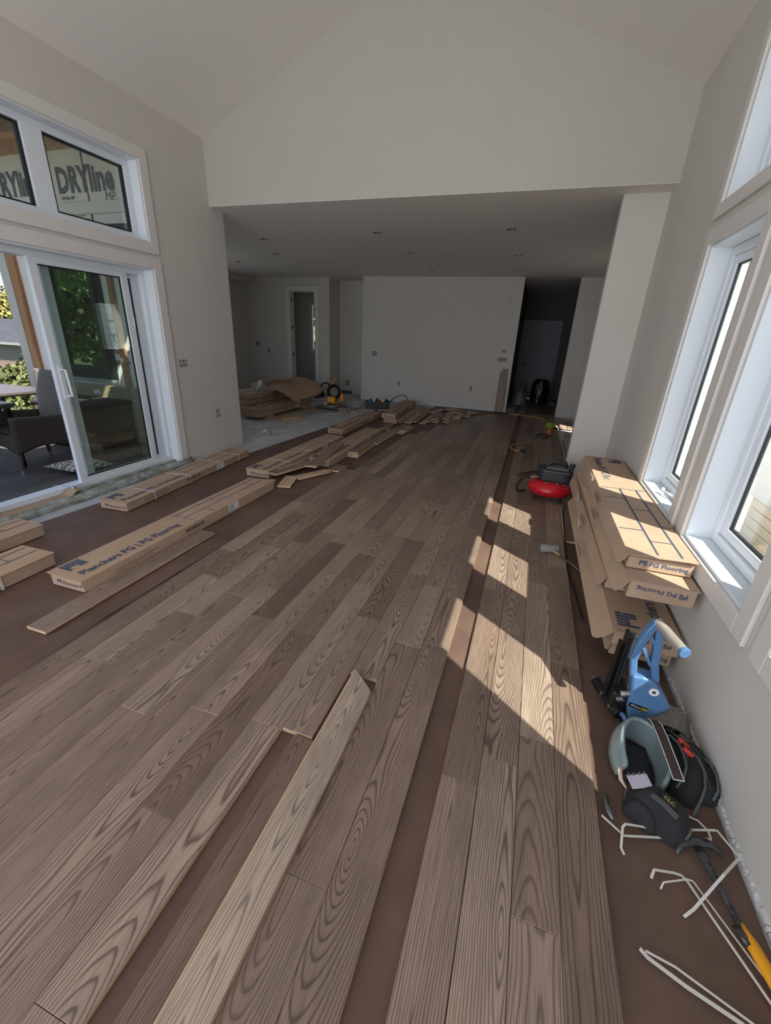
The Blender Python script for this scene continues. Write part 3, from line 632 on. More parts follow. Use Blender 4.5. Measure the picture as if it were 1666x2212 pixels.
# ================= LOOSE PLANKS =================
def loose(label, p0, p1, z=.004, wd=.13, under=False, group='loose planks and offcuts', tilt=0, skew1=0, skew0=0, m=ASH, roll=0, name='loose_plank'):
    p0 = Vector((p0[0], p0[1], 0)); p1 = Vector((p1[0], p1[1], 0)); L = (p1 - p0).length; ang = -math.atan2(p1.x - p0.x, p1.y - p0.y)
    o = plank_mb(wd, L, skew1=skew1, skew0=skew0, tongue=.007).build(name, [RAW if under else m, RAW], origin=(0, 0, 0)); lm = Matrix.Translation((p0.x, p0.y, z)) @ Euler((tilt, roll, ang)).to_matrix().to_4x4()
    o.matrix_local = lm; WM[o.name] = lm; return tag(o, label, 'plank', group)
loose('long loose plank with pale lit edge lying over the open row in the foreground', (-.510, -.7), (-.510, 1.33), .0200, .114, skew1=0, group='long loose planks lying by themselves')
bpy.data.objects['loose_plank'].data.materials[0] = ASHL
def skewtip(o, d):
    for v in o.data.vertices:
        if v.co.y > .5 * max(q.co.y for q in o.data.vertices) and v.co.x < 0: v.co.y += d
skewtip(bpy.data.objects['loose_plank'], .10)
loose('long loose plank beside the opened carton on the brown paper', (-2.205, 1.108), (-2.215, 2.39), .004, .13, group='long loose planks lying by themselves')
loose('pale loose board along the paper left of the window cartons', (.500, 3.38), (.498, 4.45), .004, .085, m=ASHD, group='long loose planks lying by themselves')
raw = [('short plank lying across the near end of the strapped carton', (-2.50, 3.74), (-2.335, 4.33), .055, .13, False, .0, 0),
 ('plank behind the short crossing plank, leaning on the strapped carton', (-2.56, 3.93), (-2.45, 4.66), .062, .12, False, .0, 0),
 ('brown plank propped against the opened carton', (-2.215, 4.08), (-2.36, 5.19), .085, .13, False, .02, 0),
 ('pale upturned offcut pointing right under the propped plank', (-2.27, 3.85), (-2.08, 4.24), .008, .11, True, 0, 0),
 ('pale upturned offcut with a dark stamp, nearest of the offcuts', (-2.24, 3.55), (-2.34, 3.88), .006, .13, True, 0, 0),
 ('thin pale sliver of wood behind the middle carton end', (-2.60, 3.60), (-2.42, 3.67), .006, .06, True, 0, 0),
 ('short pale plank end right of the propped plank', (-2.03, 4.27), (-2.03, 4.51), .006, .14, False, 0, 0),
 ('upper of two stacked planks beside the opened carton', (-2.09, 5.0), (-2.12, 5.66), .045, .14, False, 0, 0),
 ('lower of two stacked planks beside the opened carton', (-2.07, 4.96), (-2.10, 5.70), .004, .14, True, 0, 0),
 ('middle of the stacked planks beside the opened carton', (-2.08, 4.985), (-2.12, 5.66), .0245, .14, False, 0, 0),
 ('long plank continuing behind the two stacked planks', (-2.09, 5.72), (-2.10, 6.74), .025, .13, False, 0, 0),
 ('long plank beneath, continuing behind the stacked planks', (-2.07, 5.75), (-2.06, 6.75), .004, .13, True, 0, 0),
 ('short reddish offcut in front of the carton pair', (-2.28, 6.87), (-2.34, 7.38), .004, .14, False, 0, 0),
 ('offcut lying left of the twin offcuts past the stacked planks', (-2.12, 6.80), (-2.03, 7.40), .004, .12, False, 0, 0),
 ('lower twin offcut past the stacked planks', (-1.95, 6.68), (-1.90, 7.15), .004, .13, True, 0, 0),
 ('upper twin offcut past the stacked planks', (-1.93, 6.75), (-1.92, 7.22), .024, .13, False, 0, 0)]
for lab, a, b_, z, wd, un, ti, ro in raw: loose(lab, a, b_, z, wd, un, tilt=ti, roll=ro, group='offcuts beside the cartons')
far = [((-2.09, 7.63), (-2.13, 8.85), 0, True), ((-1.99, 7.70), (-2.02, 8.8), .020, False), ((-1.83, 7.72), (-1.84, 9.3), 0, False), ((-1.77, 7.85), (-1.70, 8.9), .02, False),
 ((-1.66, 8.02), (-1.69, 8.81), .04, False), ((-1.65, 7.98), (-1.64, 8.75), 0, True), ((-1.45, 8.11), (-1.47, 9.08), .0, False), ((-1.50, 8.3), (-1.52, 9.1), .02, False), ((-1.33, 8.48), (-1.36, 9.66), 0, False), ((-1.34, 8.6), (-1.30, 9.1), .02, True),
 ((-2.07, 8.9), (-2.16, 9.7), .0, False), ((-1.95, 8.95), (-1.80, 9.6), .02, False), ((-1.60, 8.95), (-1.56, 9.7), .0, False), ((-1.45, 9.2), (-1.38, 9.75), .02, False), ((-1.22, 9.3), (-1.10, 9.62), 0, True), ((-1.80, 9.5), (-1.55, 9.8), .02, True), ((-1.32, 9.72), (-1.05, 9.68), 0, False), ((-1.18, 8.95), (-1.21, 9.35), .0, True)]
words = ['leftmost of the far offcuts, by the open carton', 'second from left of the far offcuts, over its neighbour', 'long far offcut in the middle left of the row', 'far offcut crossing its long neighbour', 'topmost stacked far offcut', 'bottom far offcut of the small stack', 'far offcut right of the small stack', 'far offcut overlapping right of the small stack', 'rightmost long far offcut', 'short pale far offcut on the rightmost long one', 'rear left far offcut near the back wall', 'rear far offcut slanting right near the back wall', 'rear middle far offcut near the back wall', 'rear far offcut on the right half', 'small pale chip of plank at the right end', 'small pale offcut nearest the back wall', 'crosswise offcut nearest the back wall on the right', 'short pale offcut just beyond the laid rows']
for (a, b_, z, un), wd_ in zip(far, words): loose(wd_, a, b_, .004 + z, .13, un, group='far offcuts strewn before the back wall')
loose('long raw lumber strip lying in front of the left carton pile', (-4.40, 6.72), (-4.33, 8.60), .0, .045, True, group='wood on the concrete'); loose('second raw strip beside the left carton pile', (-4.31, 6.75), (-4.22, 8.45), .0, .04, True, group='wood on the concrete')
for i, (a, b_, z, nm) in enumerate((((-4.10, 6.58), (-3.95, 6.98), 0, 'lowest'), ((-4.13, 6.62), (-3.99, 7.02), .02, 'middle'), ((-4.08, 6.60), (-4.02, 7.0), .04, 'topmost'))): loose('%s pale offcut of the small stack on the bare concrete' % nm, a, b_, z - .004, .12, True, group='wood on the concrete')
for i, (a, b_, nm) in enumerate((((-3.90, 7.75), (-3.62, 8.05), 'near'), ((-3.72, 8.0), (-3.50, 8.5), 'middle'), ((-3.60, 8.2), (-3.35, 8.3), 'right'))): loose('%s offcut lying in front of the mitre saw' % nm, a, b_, -.004, .10, i == 1, group='offcuts by the saw')
for i, (a, b_, nm) in enumerate((((-3.9, 9.9), (-3.3, 9.75), 'front'), ((-3.95, 10.0), (-3.4, 9.95), 'back'))): loose('%s reddish strip of wood on the concrete left of the tool tray' % nm, a, b_, -.004, .07, False, m=ASHD, group='strips behind the tool tray')
for i, (a, b_, nm, wd) in enumerate((((.62, 5.3), (.64, 7.4), 'inner', .06), ((.50, 8.7), (.52, 9.9), 'hall side', .07), ((.70, 8.6), (.71, 9.6), 'sunlit', .11), ((.82, 8.6), (.83, 9.6), 'wall side', .09))): loose('%s pale board on the floor beyond the pilaster' % nm, a, b_, .020, wd, False, group='boards beyond the pilaster')
# plank leaning on the back wall
t = Matrix.Translation((-.60, 10.02, .022)) @ Euler((-.155 + PI / 2 + .28 - .0, 0, .0)).to_matrix().to_4x4()
for k, (x, Lk, nm, dy) in enumerate(((-.615, .93, 'front', 0), (-.655, .86, 'rear', .03))):
    o = plank_mb(.125, Lk).build('leaning_plank', [ASHD, RAW], origin=(0, 0, 0)); th_ = math.radians(80)
    o.matrix_local = Matrix.Translation((x, 10.02 + dy, .022)) @ Euler((th_, 0, 0)).to_matrix().to_4x4(); tag(o, '%s plank leaning upright on the back wall beside the dark doorway' % nm, 'plank', 'planks leaning on the back wall')
# step beyond the pilaster
o = MB().box(.64, 1.45, 6.25, 7.5, -.004, .17).build('step', mat('grey_plywood', (176, 172, 160), .8, col2=(140, 134, 122), vscale=6), bevel=.006); tag(o, 'low pale plywood step seen past the pilaster', 'step')
# ================= WALL BOXES AND CEILING FITTINGS =================
def wallbox(label, c_, n_, w_, h_, cat='electrical box', gr='open electrical boxes in the walls', kind='open'):
    n_ = Vector(n_); u = Vector((n_.y, -n_.x, 0)) * -1; up = ZU; c_ = Vector(c_); T = frame(c_, u, up, n_)
    t = thing('electrical_box' if kind == 'open' else 'wall_outlet', label, cat, c_ - up * h_ / 2, group=gr)
    b = MB()
    for (x0, x1, y0, y1) in ((-w_ / 2, w_ / 2, -h_ / 2, -h_ / 2 + .006), (-w_ / 2, w_ / 2, h_ / 2 - .006, h_ / 2), (-w_ / 2, -w_ / 2 + .006, -h_ / 2, h_ / 2), (w_ / 2 - .006, w_ / 2, -h_ / 2, h_ / 2)): b.box(x0, x1, y0, y1, .0, .004, 0, T)
    b.build('rim', mat('box_rim', (150, 152, 150), .6), t, world=True)
    MB().box(-w_ / 2 + .006, w_ / 2 - .006, -h_ / 2 + .006, h_ / 2 - .006, 0, .0015, 0, T).build('back_plate', HOLE, t, world=True)
    b = MB(); k = max(1, int(w_ / .045)); 
    for i in range(k):
        x = -w_ / 2 + w_ * (i + .5) / k
        b.tube([T @ Vector((x - .01, .02 - h_ * .4, .002)), T @ Vector((x + .008, h_ * .1, .010)), T @ Vector((x - .006, h_ * .3, .006)), T @ Vector((x + .012, -h_ * .1, .008))], .0028, 5)
    b.build('wire', mat('wire_white', (206, 206, 204), .5), t, world=True)
wallbox('wide open electrical box with loose wires beside the glass door casing', (XL, 4.0, 1.11), (1, 0, 0), .11, .075)
wallbox('vertical outlet box low on the left wall right of the glass door', (XL, 4.48, .49), (1, 0, 0), .06, .10, 'outlet', kind='o')
for lab, x, z, a, b_ in (('open switch box at the left end of the back wall', -3.73, 1.10, .14, .10), ('wide open switch box left of the dark doorway', -.71, 1.125, .20, .085), ('small open box above the wide switch box', -.70, 1.30, .10, .05), ('tiny cable hole high on the back wall left of the dark doorway', -.727, 2.31, .02, .10),
 ('left low outlet box on the back wall', -3.07, .45, .06, .11), ('right low outlet box on the back wall', -1.33, .46, .06, .11)): wallbox(lab, (x, YB, z), (0, -1, 0), a, b_)
wallbox('light switch box left of the pantry door casing', (-6.80, 10.39, 1.01), (0, -1, 0), .07, .12); wallbox('pale patched box on the rear wall of the back left room', (-7.13, 10.39, 1.18), (0, -1, 0), .12, .10)
wallbox('outlet with white cover in the alcove', (-4.775, 11.0, .28), (0, -1, 0), .12, .13); wallbox('open box with a cable hanging out in the alcove corner', (-4.36, 11.0, .46), (0, -1, 0), .07, .13)
o = MB().tube([(-4.36, 10.98, .42), (-4.35, 10.96, .3), (-4.38, 10.95, .12), (-4.36, 10.94, .02)], .004).build('loose_cable', mat('yellow_cable', (176, 158, 90), .6)); tag(o, 'thin cable hanging from the box in the alcove corner', 'cable')
for (x, y), lab in zip([(-4.08, 6.29), (-4.59, 7.41), (-5.93, 8.16), (-2.24, 6.08), (-2.18, 7.48), (-2.23, 9.3), (-.533, 6.08), (-.524, 7.77), (-.54, 9.3), (-5.88, 9.7)],
    ['nearest ceiling light hole on the left', 'second ceiling light hole on the left', 'ceiling light hole by the far left wall', 'nearest ceiling light hole in the middle', 'second ceiling light hole in the middle', 'farthest ceiling light hole in the middle', 'nearest ceiling light hole on the right', 'second ceiling light hole on the right', 'farthest ceiling light hole before the dark doorway', 'ceiling light hole above the pantry door']):
    t = thing('recessed_light', lab, 'ceiling light', (x, y, ZC), group='recessed light housings in the flat ceiling')
    MB().lathe([(.062, 0), (.062, -.006), (.050, -.007), (.050, -.001)], Matrix.Translation((x, y, ZC)), 20).build('rim', mat('tin', (170, 168, 164), .4, .5), t, world=True)
    MB().lathe([(.047, -.0005), (.047, -.0015)], Matrix.Translation((x, y, ZC - .0003)), 20).build('socket', mat('light_hole', (92, 84, 78), .7), t, world=True)
    MB().tube([(x, y, ZC - .001), (x + .02, y, ZC - .012), (x + .03, y + .02, ZC - .006)], .004).build('wire', mat('wire_white', (206, 206, 204), .5), t, world=True)
# ================= TOOLS ON THE RIGHT =================
def XZ(Y): return Matrix(((1, 0, 0, 0), (0, 0, 1, Y), (0, 1, 0, 0), (0, 0, 0, 1)))
BLUE = mat('blue_enamel', (84, 122, 166), .38, var=.10, vscale=14)
STEEL = mat('worn_steel', (130, 132, 132), .4, .8, var=.3, vscale=20)
GRIPM = mat('worn_grip_tape', (150, 142, 136), .8, var=.25, vscale=25)
BLKM = mat('black_metal', (34, 36, 38), .38, .4, var=.3, vscale=30)
YEL = mat('tool_yellow', (232, 160, 24), .5)
t = thing('floor_nailer', 'blue pneumatic floor nailer standing on its base with a long handle grip', 'nailer', (.66, 1.62, .003))
sh = MB().prism([(.592, .10), (.585, .19), (.572, .262), (.612, .268), (.650, .262), (.686, .224), (.740, .150), (.700, .095), (.647, .035), (.606, .052)], 1.575, 1.645, XZ(0)); sh.build('housing', BLUE, t, world=True, bevel=.010, seg=3)
def bar(pts, w_, th_, y=1.61):
    b = MB()
    for i in range(len(pts) - 1):
        p, q = Vector(pts[i]), Vector(pts[i + 1]); d = (q - p).normalized(); n_ = Vector((-d.y, d.x)) * w_ / 2; p = p - d * .004; q = q + d * .004
        b.prism([tuple(p - n_), tuple(q - n_), tuple(q + n_), tuple(p + n_)], y - th_ / 2, y + th_ / 2, XZ(0))
    return b
lf = bar([(.582, .25), (.566, .33), (.570, .40), (.588, .475), (.603, .512)], .026, .038); lf.build('handle_frame', BLUE, t, world=True, bevel=.006)
bar([(.663, .25), (.640, .33), (.632, .40), (.622, .47), (.609, .512)], .028, .038).build('handle_frame', BLUE, t, world=True, bevel=.006)
bar([(.588, .385), (.627, .318)], .014, .028).build('cross_strut', BLUE, t, world=True, bevel=.004); bar([(.598, .45), (.626, .40)], .011, .026).build('cross_strut', BLUE, t, world=True, bevel=.004)
MB().cyl((.606, 1.615, .512), (.660, 1.475, .498), .019, 20).build('grip', GRIPM, t, world=True, smooth=False, bevel=.003)
MB().cyl((.659, 1.478, .498), (.664, 1.463, .497), .0205, 20).build('grip_cap', BLUE, t, world=True, bevel=.003)
MB().box(.575, .80, 1.55, 1.72, .003, .018).box(.60, .70, 1.57, 1.66, .018, .06).build('base_plate', STEEL, t, world=True, bevel=.006)
b = MB()
for i in range(9): a = PI * i / 8; b.v += [Vector((.735 + .095 * math.cos(PI - a) * .95, 1.54 + .0 * i, .02 + .075 * math.sin(a))), Vector((.755 + .10 * math.cos(PI - a), 1.64, .02 + .095 * math.sin(a)))]
for i in range(8): b.f.append([2 * i, 2 * i + 1, 2 * i + 3, 2 * i + 2]); b.mi.append(0)
b.build('wheel_guard', mat('felt_grey', (122, 116, 108), .9, var=.35, vscale=60), t, world=True, solid=.006)
MB().lathe([(.0, 0), (.030, 0), (.036, .01), (.036, .03), (.028, .04), (.018, .05), (.0, .05)], Matrix.Translation((.765, 1.59, .06)) @ Euler((PI / 2, 0, 0)).to_matrix().to_4x4(), 20).build('cap', BLKM, t, world=True, smooth=False)
b = MB(); b.cyl((.655, 1.56, .20), (.655, 1.55, .20), .001); b = MB().lathe([(.018, 0), (.018, .002)], Matrix.Translation((.662, 1.5745, .212)) @ Euler((PI / 2, 0, 0)).to_matrix().to_4x4(), 24); b.build('round_sticker', STICK, t, world=True)
MB().lathe([(.007, 0), (.007, .0028)], Matrix.Translation((.662, 1.5745, .212)) @ Euler((PI / 2, 0, 0)).to_matrix().to_4x4(), 16).build('sticker_print', INKD, t, world=True)
MB().cbox((.628, 1.574, .118), (.070, .003, .020), (0, .16, 0)).build('badge', DARK, t, world=True)
YP = mat('badge_yellow', (222, 180, 60), .5)
Rb = Euler((0, .16, 0)).to_matrix(); xa, za = Rb @ Vector((1, 0, 0)), Rb @ Vector((0, 0, 1))
text('Primo', .016, STICK, t, frame(Vector((.597, 1.5715, .119)), xa, za, (0, -1, 0)), world=True, shear=.3); text('250', .016, YP, t, frame(Vector((.638, 1.5715, .1115)), xa, za, (0, -1, 0)), world=True, bold=.0006)
text('JH', .014, mat('red_print', (150, 70, 60), .6), t, frame(Vector((.625, 1.5740, .225)), xa, za, (0, -1, 0)), world=True, shear=.5)
b = MB().box(.538, .552, 1.64, 1.70, .13, .40); b.build('magazine', BLKM, t, world=True, bevel=.003)
MB().box(.520, .532, 1.66, 1.69, .05, .35).build('magazine_rail', BLKM, t, world=True, bevel=.002)
MB().cyl((.560, 1.67, .06), (.560, 1.67, .41), .008, 12).build('rod', STEEL, t, world=True)
b = MB().cyl((.505, 1.78, .035), (.558, 1.62, .045), .022, 16).cyl((.558, 1.62, .045), (.578, 1.585, .045), .026, 16); b.build('air_cylinder', BLKM, t, world=True, bevel=.003)
b = MB()
for f_ in (0., .55, .98):
    p = Vector((.505, 1.78, .035)).lerp(Vector((.558, 1.62, .045)), f_); q = p + Vector((.053, -.16, .01)).normalized() * .01; b.cyl(p, q, .025, 16)
b.build('cylinder_ring', STEEL, t, world=True)
MB().tube([(.578, 1.60, .05), (.592, 1.575, .05), (.602, 1.55, .035)], [.012, .010, .006], 8).build('air_fitting', BLUE, t, world=True)
MB().box(.535, .60, 1.60, 1.72, .05, .14).build('trigger_housing', BLKM, t, world=True, bevel=.012)
MB().cyl((.56, 1.595, .145), (.60, 1.595, .165), .014, 10).cyl((.555, 1.60, .11), (.575, 1.59, .13), .012, 10).build('regulator_knob', STEEL, t, world=True, bevel=.002)
# knee pads and pouches
PADM = mat('glossy_pad_shell', (132, 148, 152), .2, var=.25, vscale=16); FAB = mat('black_canvas', (38, 40, 43), .85, var=.25, vscale=18, bump=.4, bscale=160); FABG = mat('worn_canvas_edge', (84, 88, 88), .9)
t = thing('knee_pad', 'glossy grey knee pad standing open like a loop against the tool pouch', 'knee pad', (.60, 1.39, .003))
def arc3(cx, cy, rx, ry, a0, a1, n=12): return [(cx + rx * math.cos(a0 + (a1 - a0) * i / n), cy + ry * math.sin(a0 + (a1 - a0) * i / n)) for i in range(n + 1)]
out_ = arc3(.598, 1.385, .075, .125, math.radians(215), math.radians(-65), 22)
b = MB(); n = len(out_)
for i, (x, y) in enumerate(out_):
    f_ = i / (n - 1); hh = .075 + .06 * math.sin(PI * f_); wob = .012 * math.sin(f_ * 9)
    ux, uy = (x - .598) / .075, (y - 1.385) / .125
    for k in range(5):
        g_ = k / 4; bul = .016 * math.sin(PI * g_); b.v.append(Vector((x + ux * bul + .022 * g_, y + uy * bul - .01 * g_, .004 + hh * g_ + wob * g_)))
for i in range(n - 1):
    for k in range(4): a = i * 5 + k; b.f.append([a, a + 1, a + 6, a + 5]); b.mi.append(0)
b.build('shell', PADM, t, world=True, smooth=True, solid=.012, sub=1)
b = MB(); b.grid(lambda u, v: (.545 + .11 * u, 1.295 + .17 * v, .02 + .012 * math.sin(PI * u) * math.sin(PI * v)), 8, 8); b.build('padding', FAB, t, world=True, smooth=True, solid=.012)
t = thing('hook_strap', 'dark hook-and-loop strap with white stitched edge lying on the knee pad', 'strap', (.685, 1.385, .11))
b = MB().ribbon([(.668, 1.515, .125), (.672, 1.49, .135), (.679, 1.43, .135), (.689, 1.34, .125), (.697, 1.270, .115)], .036, th=.004); b.build('band', mat('hook_tape', (48, 38, 36), .95, col2=(78, 62, 58), vscale=200), t, world=True)
for sgn in (-1, 1): MB().ribbon([(.668 + sgn * .0175, 1.515, .1285), (.672 + sgn * .0175, 1.49, .1385), (.679 + sgn * .0175, 1.43, .1385), (.689 + sgn * .0175, 1.34, .1285), (.697 + sgn * .0175, 1.272, .1185)], .0025, th=.0015).build('stitching', STICK, t, world=True)
MB().ribbon([(.679, 1.269, .1170), (.714, 1.273, .1175)], .003, th=.0015).build('stitching', STICK, t, world=True)
t = thing('tool_pouch', 'black canvas tool pouch with open pockets and two red-tipped tools beside the wall', 'tool bag', (.78, 1.41, .003))
def blob(nm, cx, cy, rx, ry, h, rot, m, par, seed=0, ex=2.6, base=.002, lump=.18):
    def fn(u, v):
        th_ = u * 2 * PI; r_ = v; c_, s_ = math.cos(th_), math.sin(th_)
        k = (abs(c_) ** ex + abs(s_) ** ex) ** (-1 / ex); x = rx * r_ * c_ * k; y = ry * r_ * s_ * k
        z = h * max(0, (1 - r_ ** 3.2)) ** .75; z *= 1 + lump * noise.noise(Vector((x * 22 + seed, y * 22, seed)))
        return (cx + x * math.cos(rot) - y * math.sin(rot), cy + x * math.sin(rot) + y * math.cos(rot), base + z)
    return MB().grid(fn, 36, 12).build(nm, m, par, world=True, smooth=True)
blob('pouch_body', .775, 1.42, .085, .15, .085, -.35, FAB, t, 3)
blob('side_pocket', .852, 1.40, .052, .10, .06, -.45, FAB, t, 8)
blob('tool_holster', .885, 1.385, .0001 + .03, .06, .05, -.2, FAB, t, 12) if False else None
for (x0, y0, x1, y1, x2, y2, zz) in ((.735, 1.545, .79, 1.45, .755, 1.36, .105), (.76, 1.555, .835, 1.46, .825, 1.33, .085), (.79, 1.56, .865, 1.47, .885, 1.38, .06)):
    pts = []
    for i in range(13):
        f_ = i / 12; pts.append(Vector(((1 - f_) ** 2 * x0 + 2 * f_ * (1 - f_) * (x1 * 1.35 - .175 * (x0 + x2)) + f_ * f_ * x2 if False else (1 - f_) ** 2 * x0 + 2 * f_ * (1 - f_) * x1 + f_ * f_ * x2, (1 - f_) ** 2 * y0 + 2 * f_ * (1 - f_) * y1 + f_ * f_ * y2, zz - .03 * abs(f_ - .5) * 2)))
    MB().ribbon(pts, .010, up=(1, 0, .3), th=.003).build('pocket_edge', FABG, t, world=True)
for pts in ([(.700, 1.473, .10), (.724, 1.477, .108), (.744, 1.446, .11), (.748, 1.40, .11), (.745, 1.35, .105), (.727, 1.308, .095), (.705, 1.28, .07)], [(.755, 1.525, .075), (.78, 1.481, .088), (.805, 1.421, .09), (.813, 1.372, .085), (.805, 1.32, .07), (.787, 1.282, .05), (.756, 1.232, .02)], [(.825, 1.46, .07), (.852, 1.425, .075), (.860, 1.385, .07), (.850, 1.33, .06), (.83, 1.30, .04)]):
    MB().tube(pts, .0045, 8).build('pocket_rim', FABG, t, world=True, smooth=True)
MB().grid(lambda u, v: (.700 + .040 * u, 1.30 + .16 * v, .088 + .012 * math.sin(PI * v)), 4, 8).build('pocket_mouth', mat('pocket_dark', (16, 17, 18), .95), t, world=True, smooth=True, solid=.003)  # dark sheet stands in for the shade inside an open pocket
MB().cbox((.792, 1.515, .07), (.045, .022, .014), (.2, .3, -.5)).build('belt_buckle', FABG, t, world=True, bevel=.004)
for (x, y) in ((.752, 1.475), (.756, 1.435)): MB().tube([(x + .035, y - .01, .085), (x + .008, y, .098), (x, y + .003, .102)], [.009, .011, .006], 12).build('tool_tip', mat('red_rubber', (214, 62, 54), .5), t, world=True, smooth=True)
MB().tube([(.70, 1.53, .02), (.73, 1.56, .03), (.80, 1.545, .04), (.86, 1.50, .03), (.882, 1.46, .012)], .009, 8, flat=.5).build('belt_strap', FABG, t, world=True, smooth=True)
t = thing('belt_pouch', 'small black belt pouch with pale plastic flap in front of the knee pad', 'tool bag', (.64, 1.19, .003))
blob('pouch_body', .640, 1.195, .062, .10, .105, .95, FAB, t, 21, ex=3.5, lump=.1)
blob('side_pocket', .585, 1.17, .03, .055, .07, .95, FAB, t, 31, ex=3)
Tp = Matrix.Translation((.575, 1.238, .095)) @ Euler((.25, -.15, .35)).to_matrix().to_4x4()
MB().box(-.035, .035, -.022, .022, 0, .004, 0, Tp).build('plastic_flap', mat('lilac_plastic', (176, 170, 188), .3), t, world=True, bevel=.002)
b = MB()
for i in range(4): b.box(-.030 + i * .018, -.024 + i * .018, .018, .026, .003, .008, 0, Tp)
b.build('clip', STEEL, t, world=True)
Tc = frame((.648, 1.18, .112), Vector((.80, -.55, -.15)).normalized(), Vector((.5, .80, .1)).normalized(), (0, 0, 1))
MB().box(-.022, .022, -.010, .014, -.002, .001, 0, Tc).build('badge', DARK, t, world=True)
text('CLC', .018, mat('gold_print', (176, 150, 90), .5), t, Tc @ Matrix.Translation((-.017, -.005, .0025)), world=True, bold=.0005)
MB().ribbon([(.60, 1.19, .108), (.63, 1.165, .112), (.665, 1.14, .10)], .018, th=.005).build('pocket_strap', FABG, t, world=True)
pth = [Vector((.69 + .028 * math.cos(a), 1.155 + .03 * math.sin(a), .03 + .02 * math.cos(a))) for a in [k * PI / 8 - PI / 2 for k in range(11)]]
MB().tube(pth, .005, 8).build('loop', FABG, t, world=True, smooth=True)
t = thing('utility_knife', 'curved grey metal knife handle on the paper left of the belt pouch', 'knife', (.49, 1.165, .003))
MB().tube([(.482, 1.21, .016), (.480, 1.18, .016), (.486, 1.15, .014), (.497, 1.128, .012)], [.007, .011, .011, .006], 10, flat=.7).build('handle', STEEL, t, world=True, smooth=True)
MB().cyl((.484, 1.175, .026), (.484, 1.175, .028), .004, 8).build('screw', BLKM, t, world=True)
t = thing('linoleum_knife', 'pale hooked knife sticking up at the front of the knee pad', 'knife', (.53, 1.26, .02))
MB().tube([(.527, 1.29, .085), (.522, 1.27, .08), (.524, 1.245, .07), (.540, 1.225, .06)], [.004, .008, .007, .003], 8, flat=.35).build('blade', mat('bone', (206, 178, 160), .5), t, world=True, smooth=True)
MB().tube([(.540, 1.225, .06), (.545, 1.22, .02), (.545, 1.22, .003)], .004, 6).build('shank', STEEL, t, world=True)
# pry bar hammer
t = thing('pry_bar', 'black and yellow pry bar with curved claw lying near the torn wall edge', 'pry bar', (.77, 1.0, .003))
BR = mat('scuffed_black_steel', (30, 32, 34), .35, .5, col2=(90, 92, 94), vscale=50)
MB().tube([(.738, 1.128, .022), (.745, 1.095, .026), (.765, 1.02, .022), (.785, .945, .02), (.793, .915, .018)], [.014, .014, .010, .011, .013], 10, flat=.7).build('shaft', BR, t, world=True, smooth=True)
MB().tube([(.672, 1.083, .016), (.686, 1.108, .022), (.712, 1.130, .026), (.738, 1.136, .028), (.768, 1.142, .028), (.797, 1.138, .022), (.808, 1.122, .014)], [.004, .011, .013, .016, .014, .012, .005], 10, flat=.8).build('claw', BR, t, world=True, smooth=True)
b = MB().tube([(.786, .945, .020), (.797, .915, .021), (.80, .90, .021), (.83, .80, .021), (.87, .66, .021)], [.009, .012, .017, .018, .017], 12, flat=.75); b.build('grip', YEL, t, world=True, smooth=True)
MB().tube([(.775, .93, .023), (.79, .89, .026)], [.013, .010], 8, flat=.6).build('grip_inlay', BR, t, world=True, smooth=True)
# plastic straps cut off cartons
def pstrap(label, pts, wdt=.0075, z=.008):
    P_ = [Vector((p[0], p[1], p[2] if len(p) > 2 else z)) for p in pts]; q = []
    for i in range(len(P_) - 1):
        for k in range(4): q.append(P_[i].lerp(P_[i + 1], k / 4))
    q.append(P_[-1]); o = MB().ribbon(q, wdt, th=.0008).build('plastic_strap', STRAP); return tag(o, label, 'strap', 'cut white packing straps on the paper')
pstrap('white packing strap whose end touches the planks, folded back under the belt pouch', [(.457, 1.123, .022), (.523, 1.087, .010), (.640, 1.125), (.794, 1.174, .012), (.792, 1.200, .014), (.771, 1.227, .012), (.746, 1.235, .008)])
pstrap('long white packing strap bent round the claw end of the pry bar', [(.515, 1.028, .006), (.507, 1.044, .010), (.520, 1.109, .020), (.530, 1.120, .022), (.639, 1.145, .018), (.791, 1.196, .022), (.816, 1.203, .024), (.851, 1.129, .030), (.777, 1.045, .048), (.678, .938, .014), (.649, .913, .006)])
pstrap('white packing strap with hooked end running off to the lower right', [(.579, .982, .012), (.592, 1.008, .016), (.652, 1.025), (.672, 1.025), (.684, 1.014), (.718, .945, .010), (.804, .79, .006), (.845, .70, .006)])
pstrap('thinner twin packing strap with smaller hooked end', [(.602, .965, .006), (.612, .982, .014), (.681, 1.013, .018), (.695, 1.012, .020), (.817, .821, .012), (.86, .74, .008)], .0045)
pstrap('broad bluish strap end near the bottom edge pointing at the planks', [(.513, .792, .010), (.530, .780), (.611, .752), (.717, .725), (.80, .70)], .010)
pstrap('narrow strap just behind the broad one near the bottom edge', [(.527, .793, .008), (.595, .784), (.743, .734), (.82, .705)], .006)
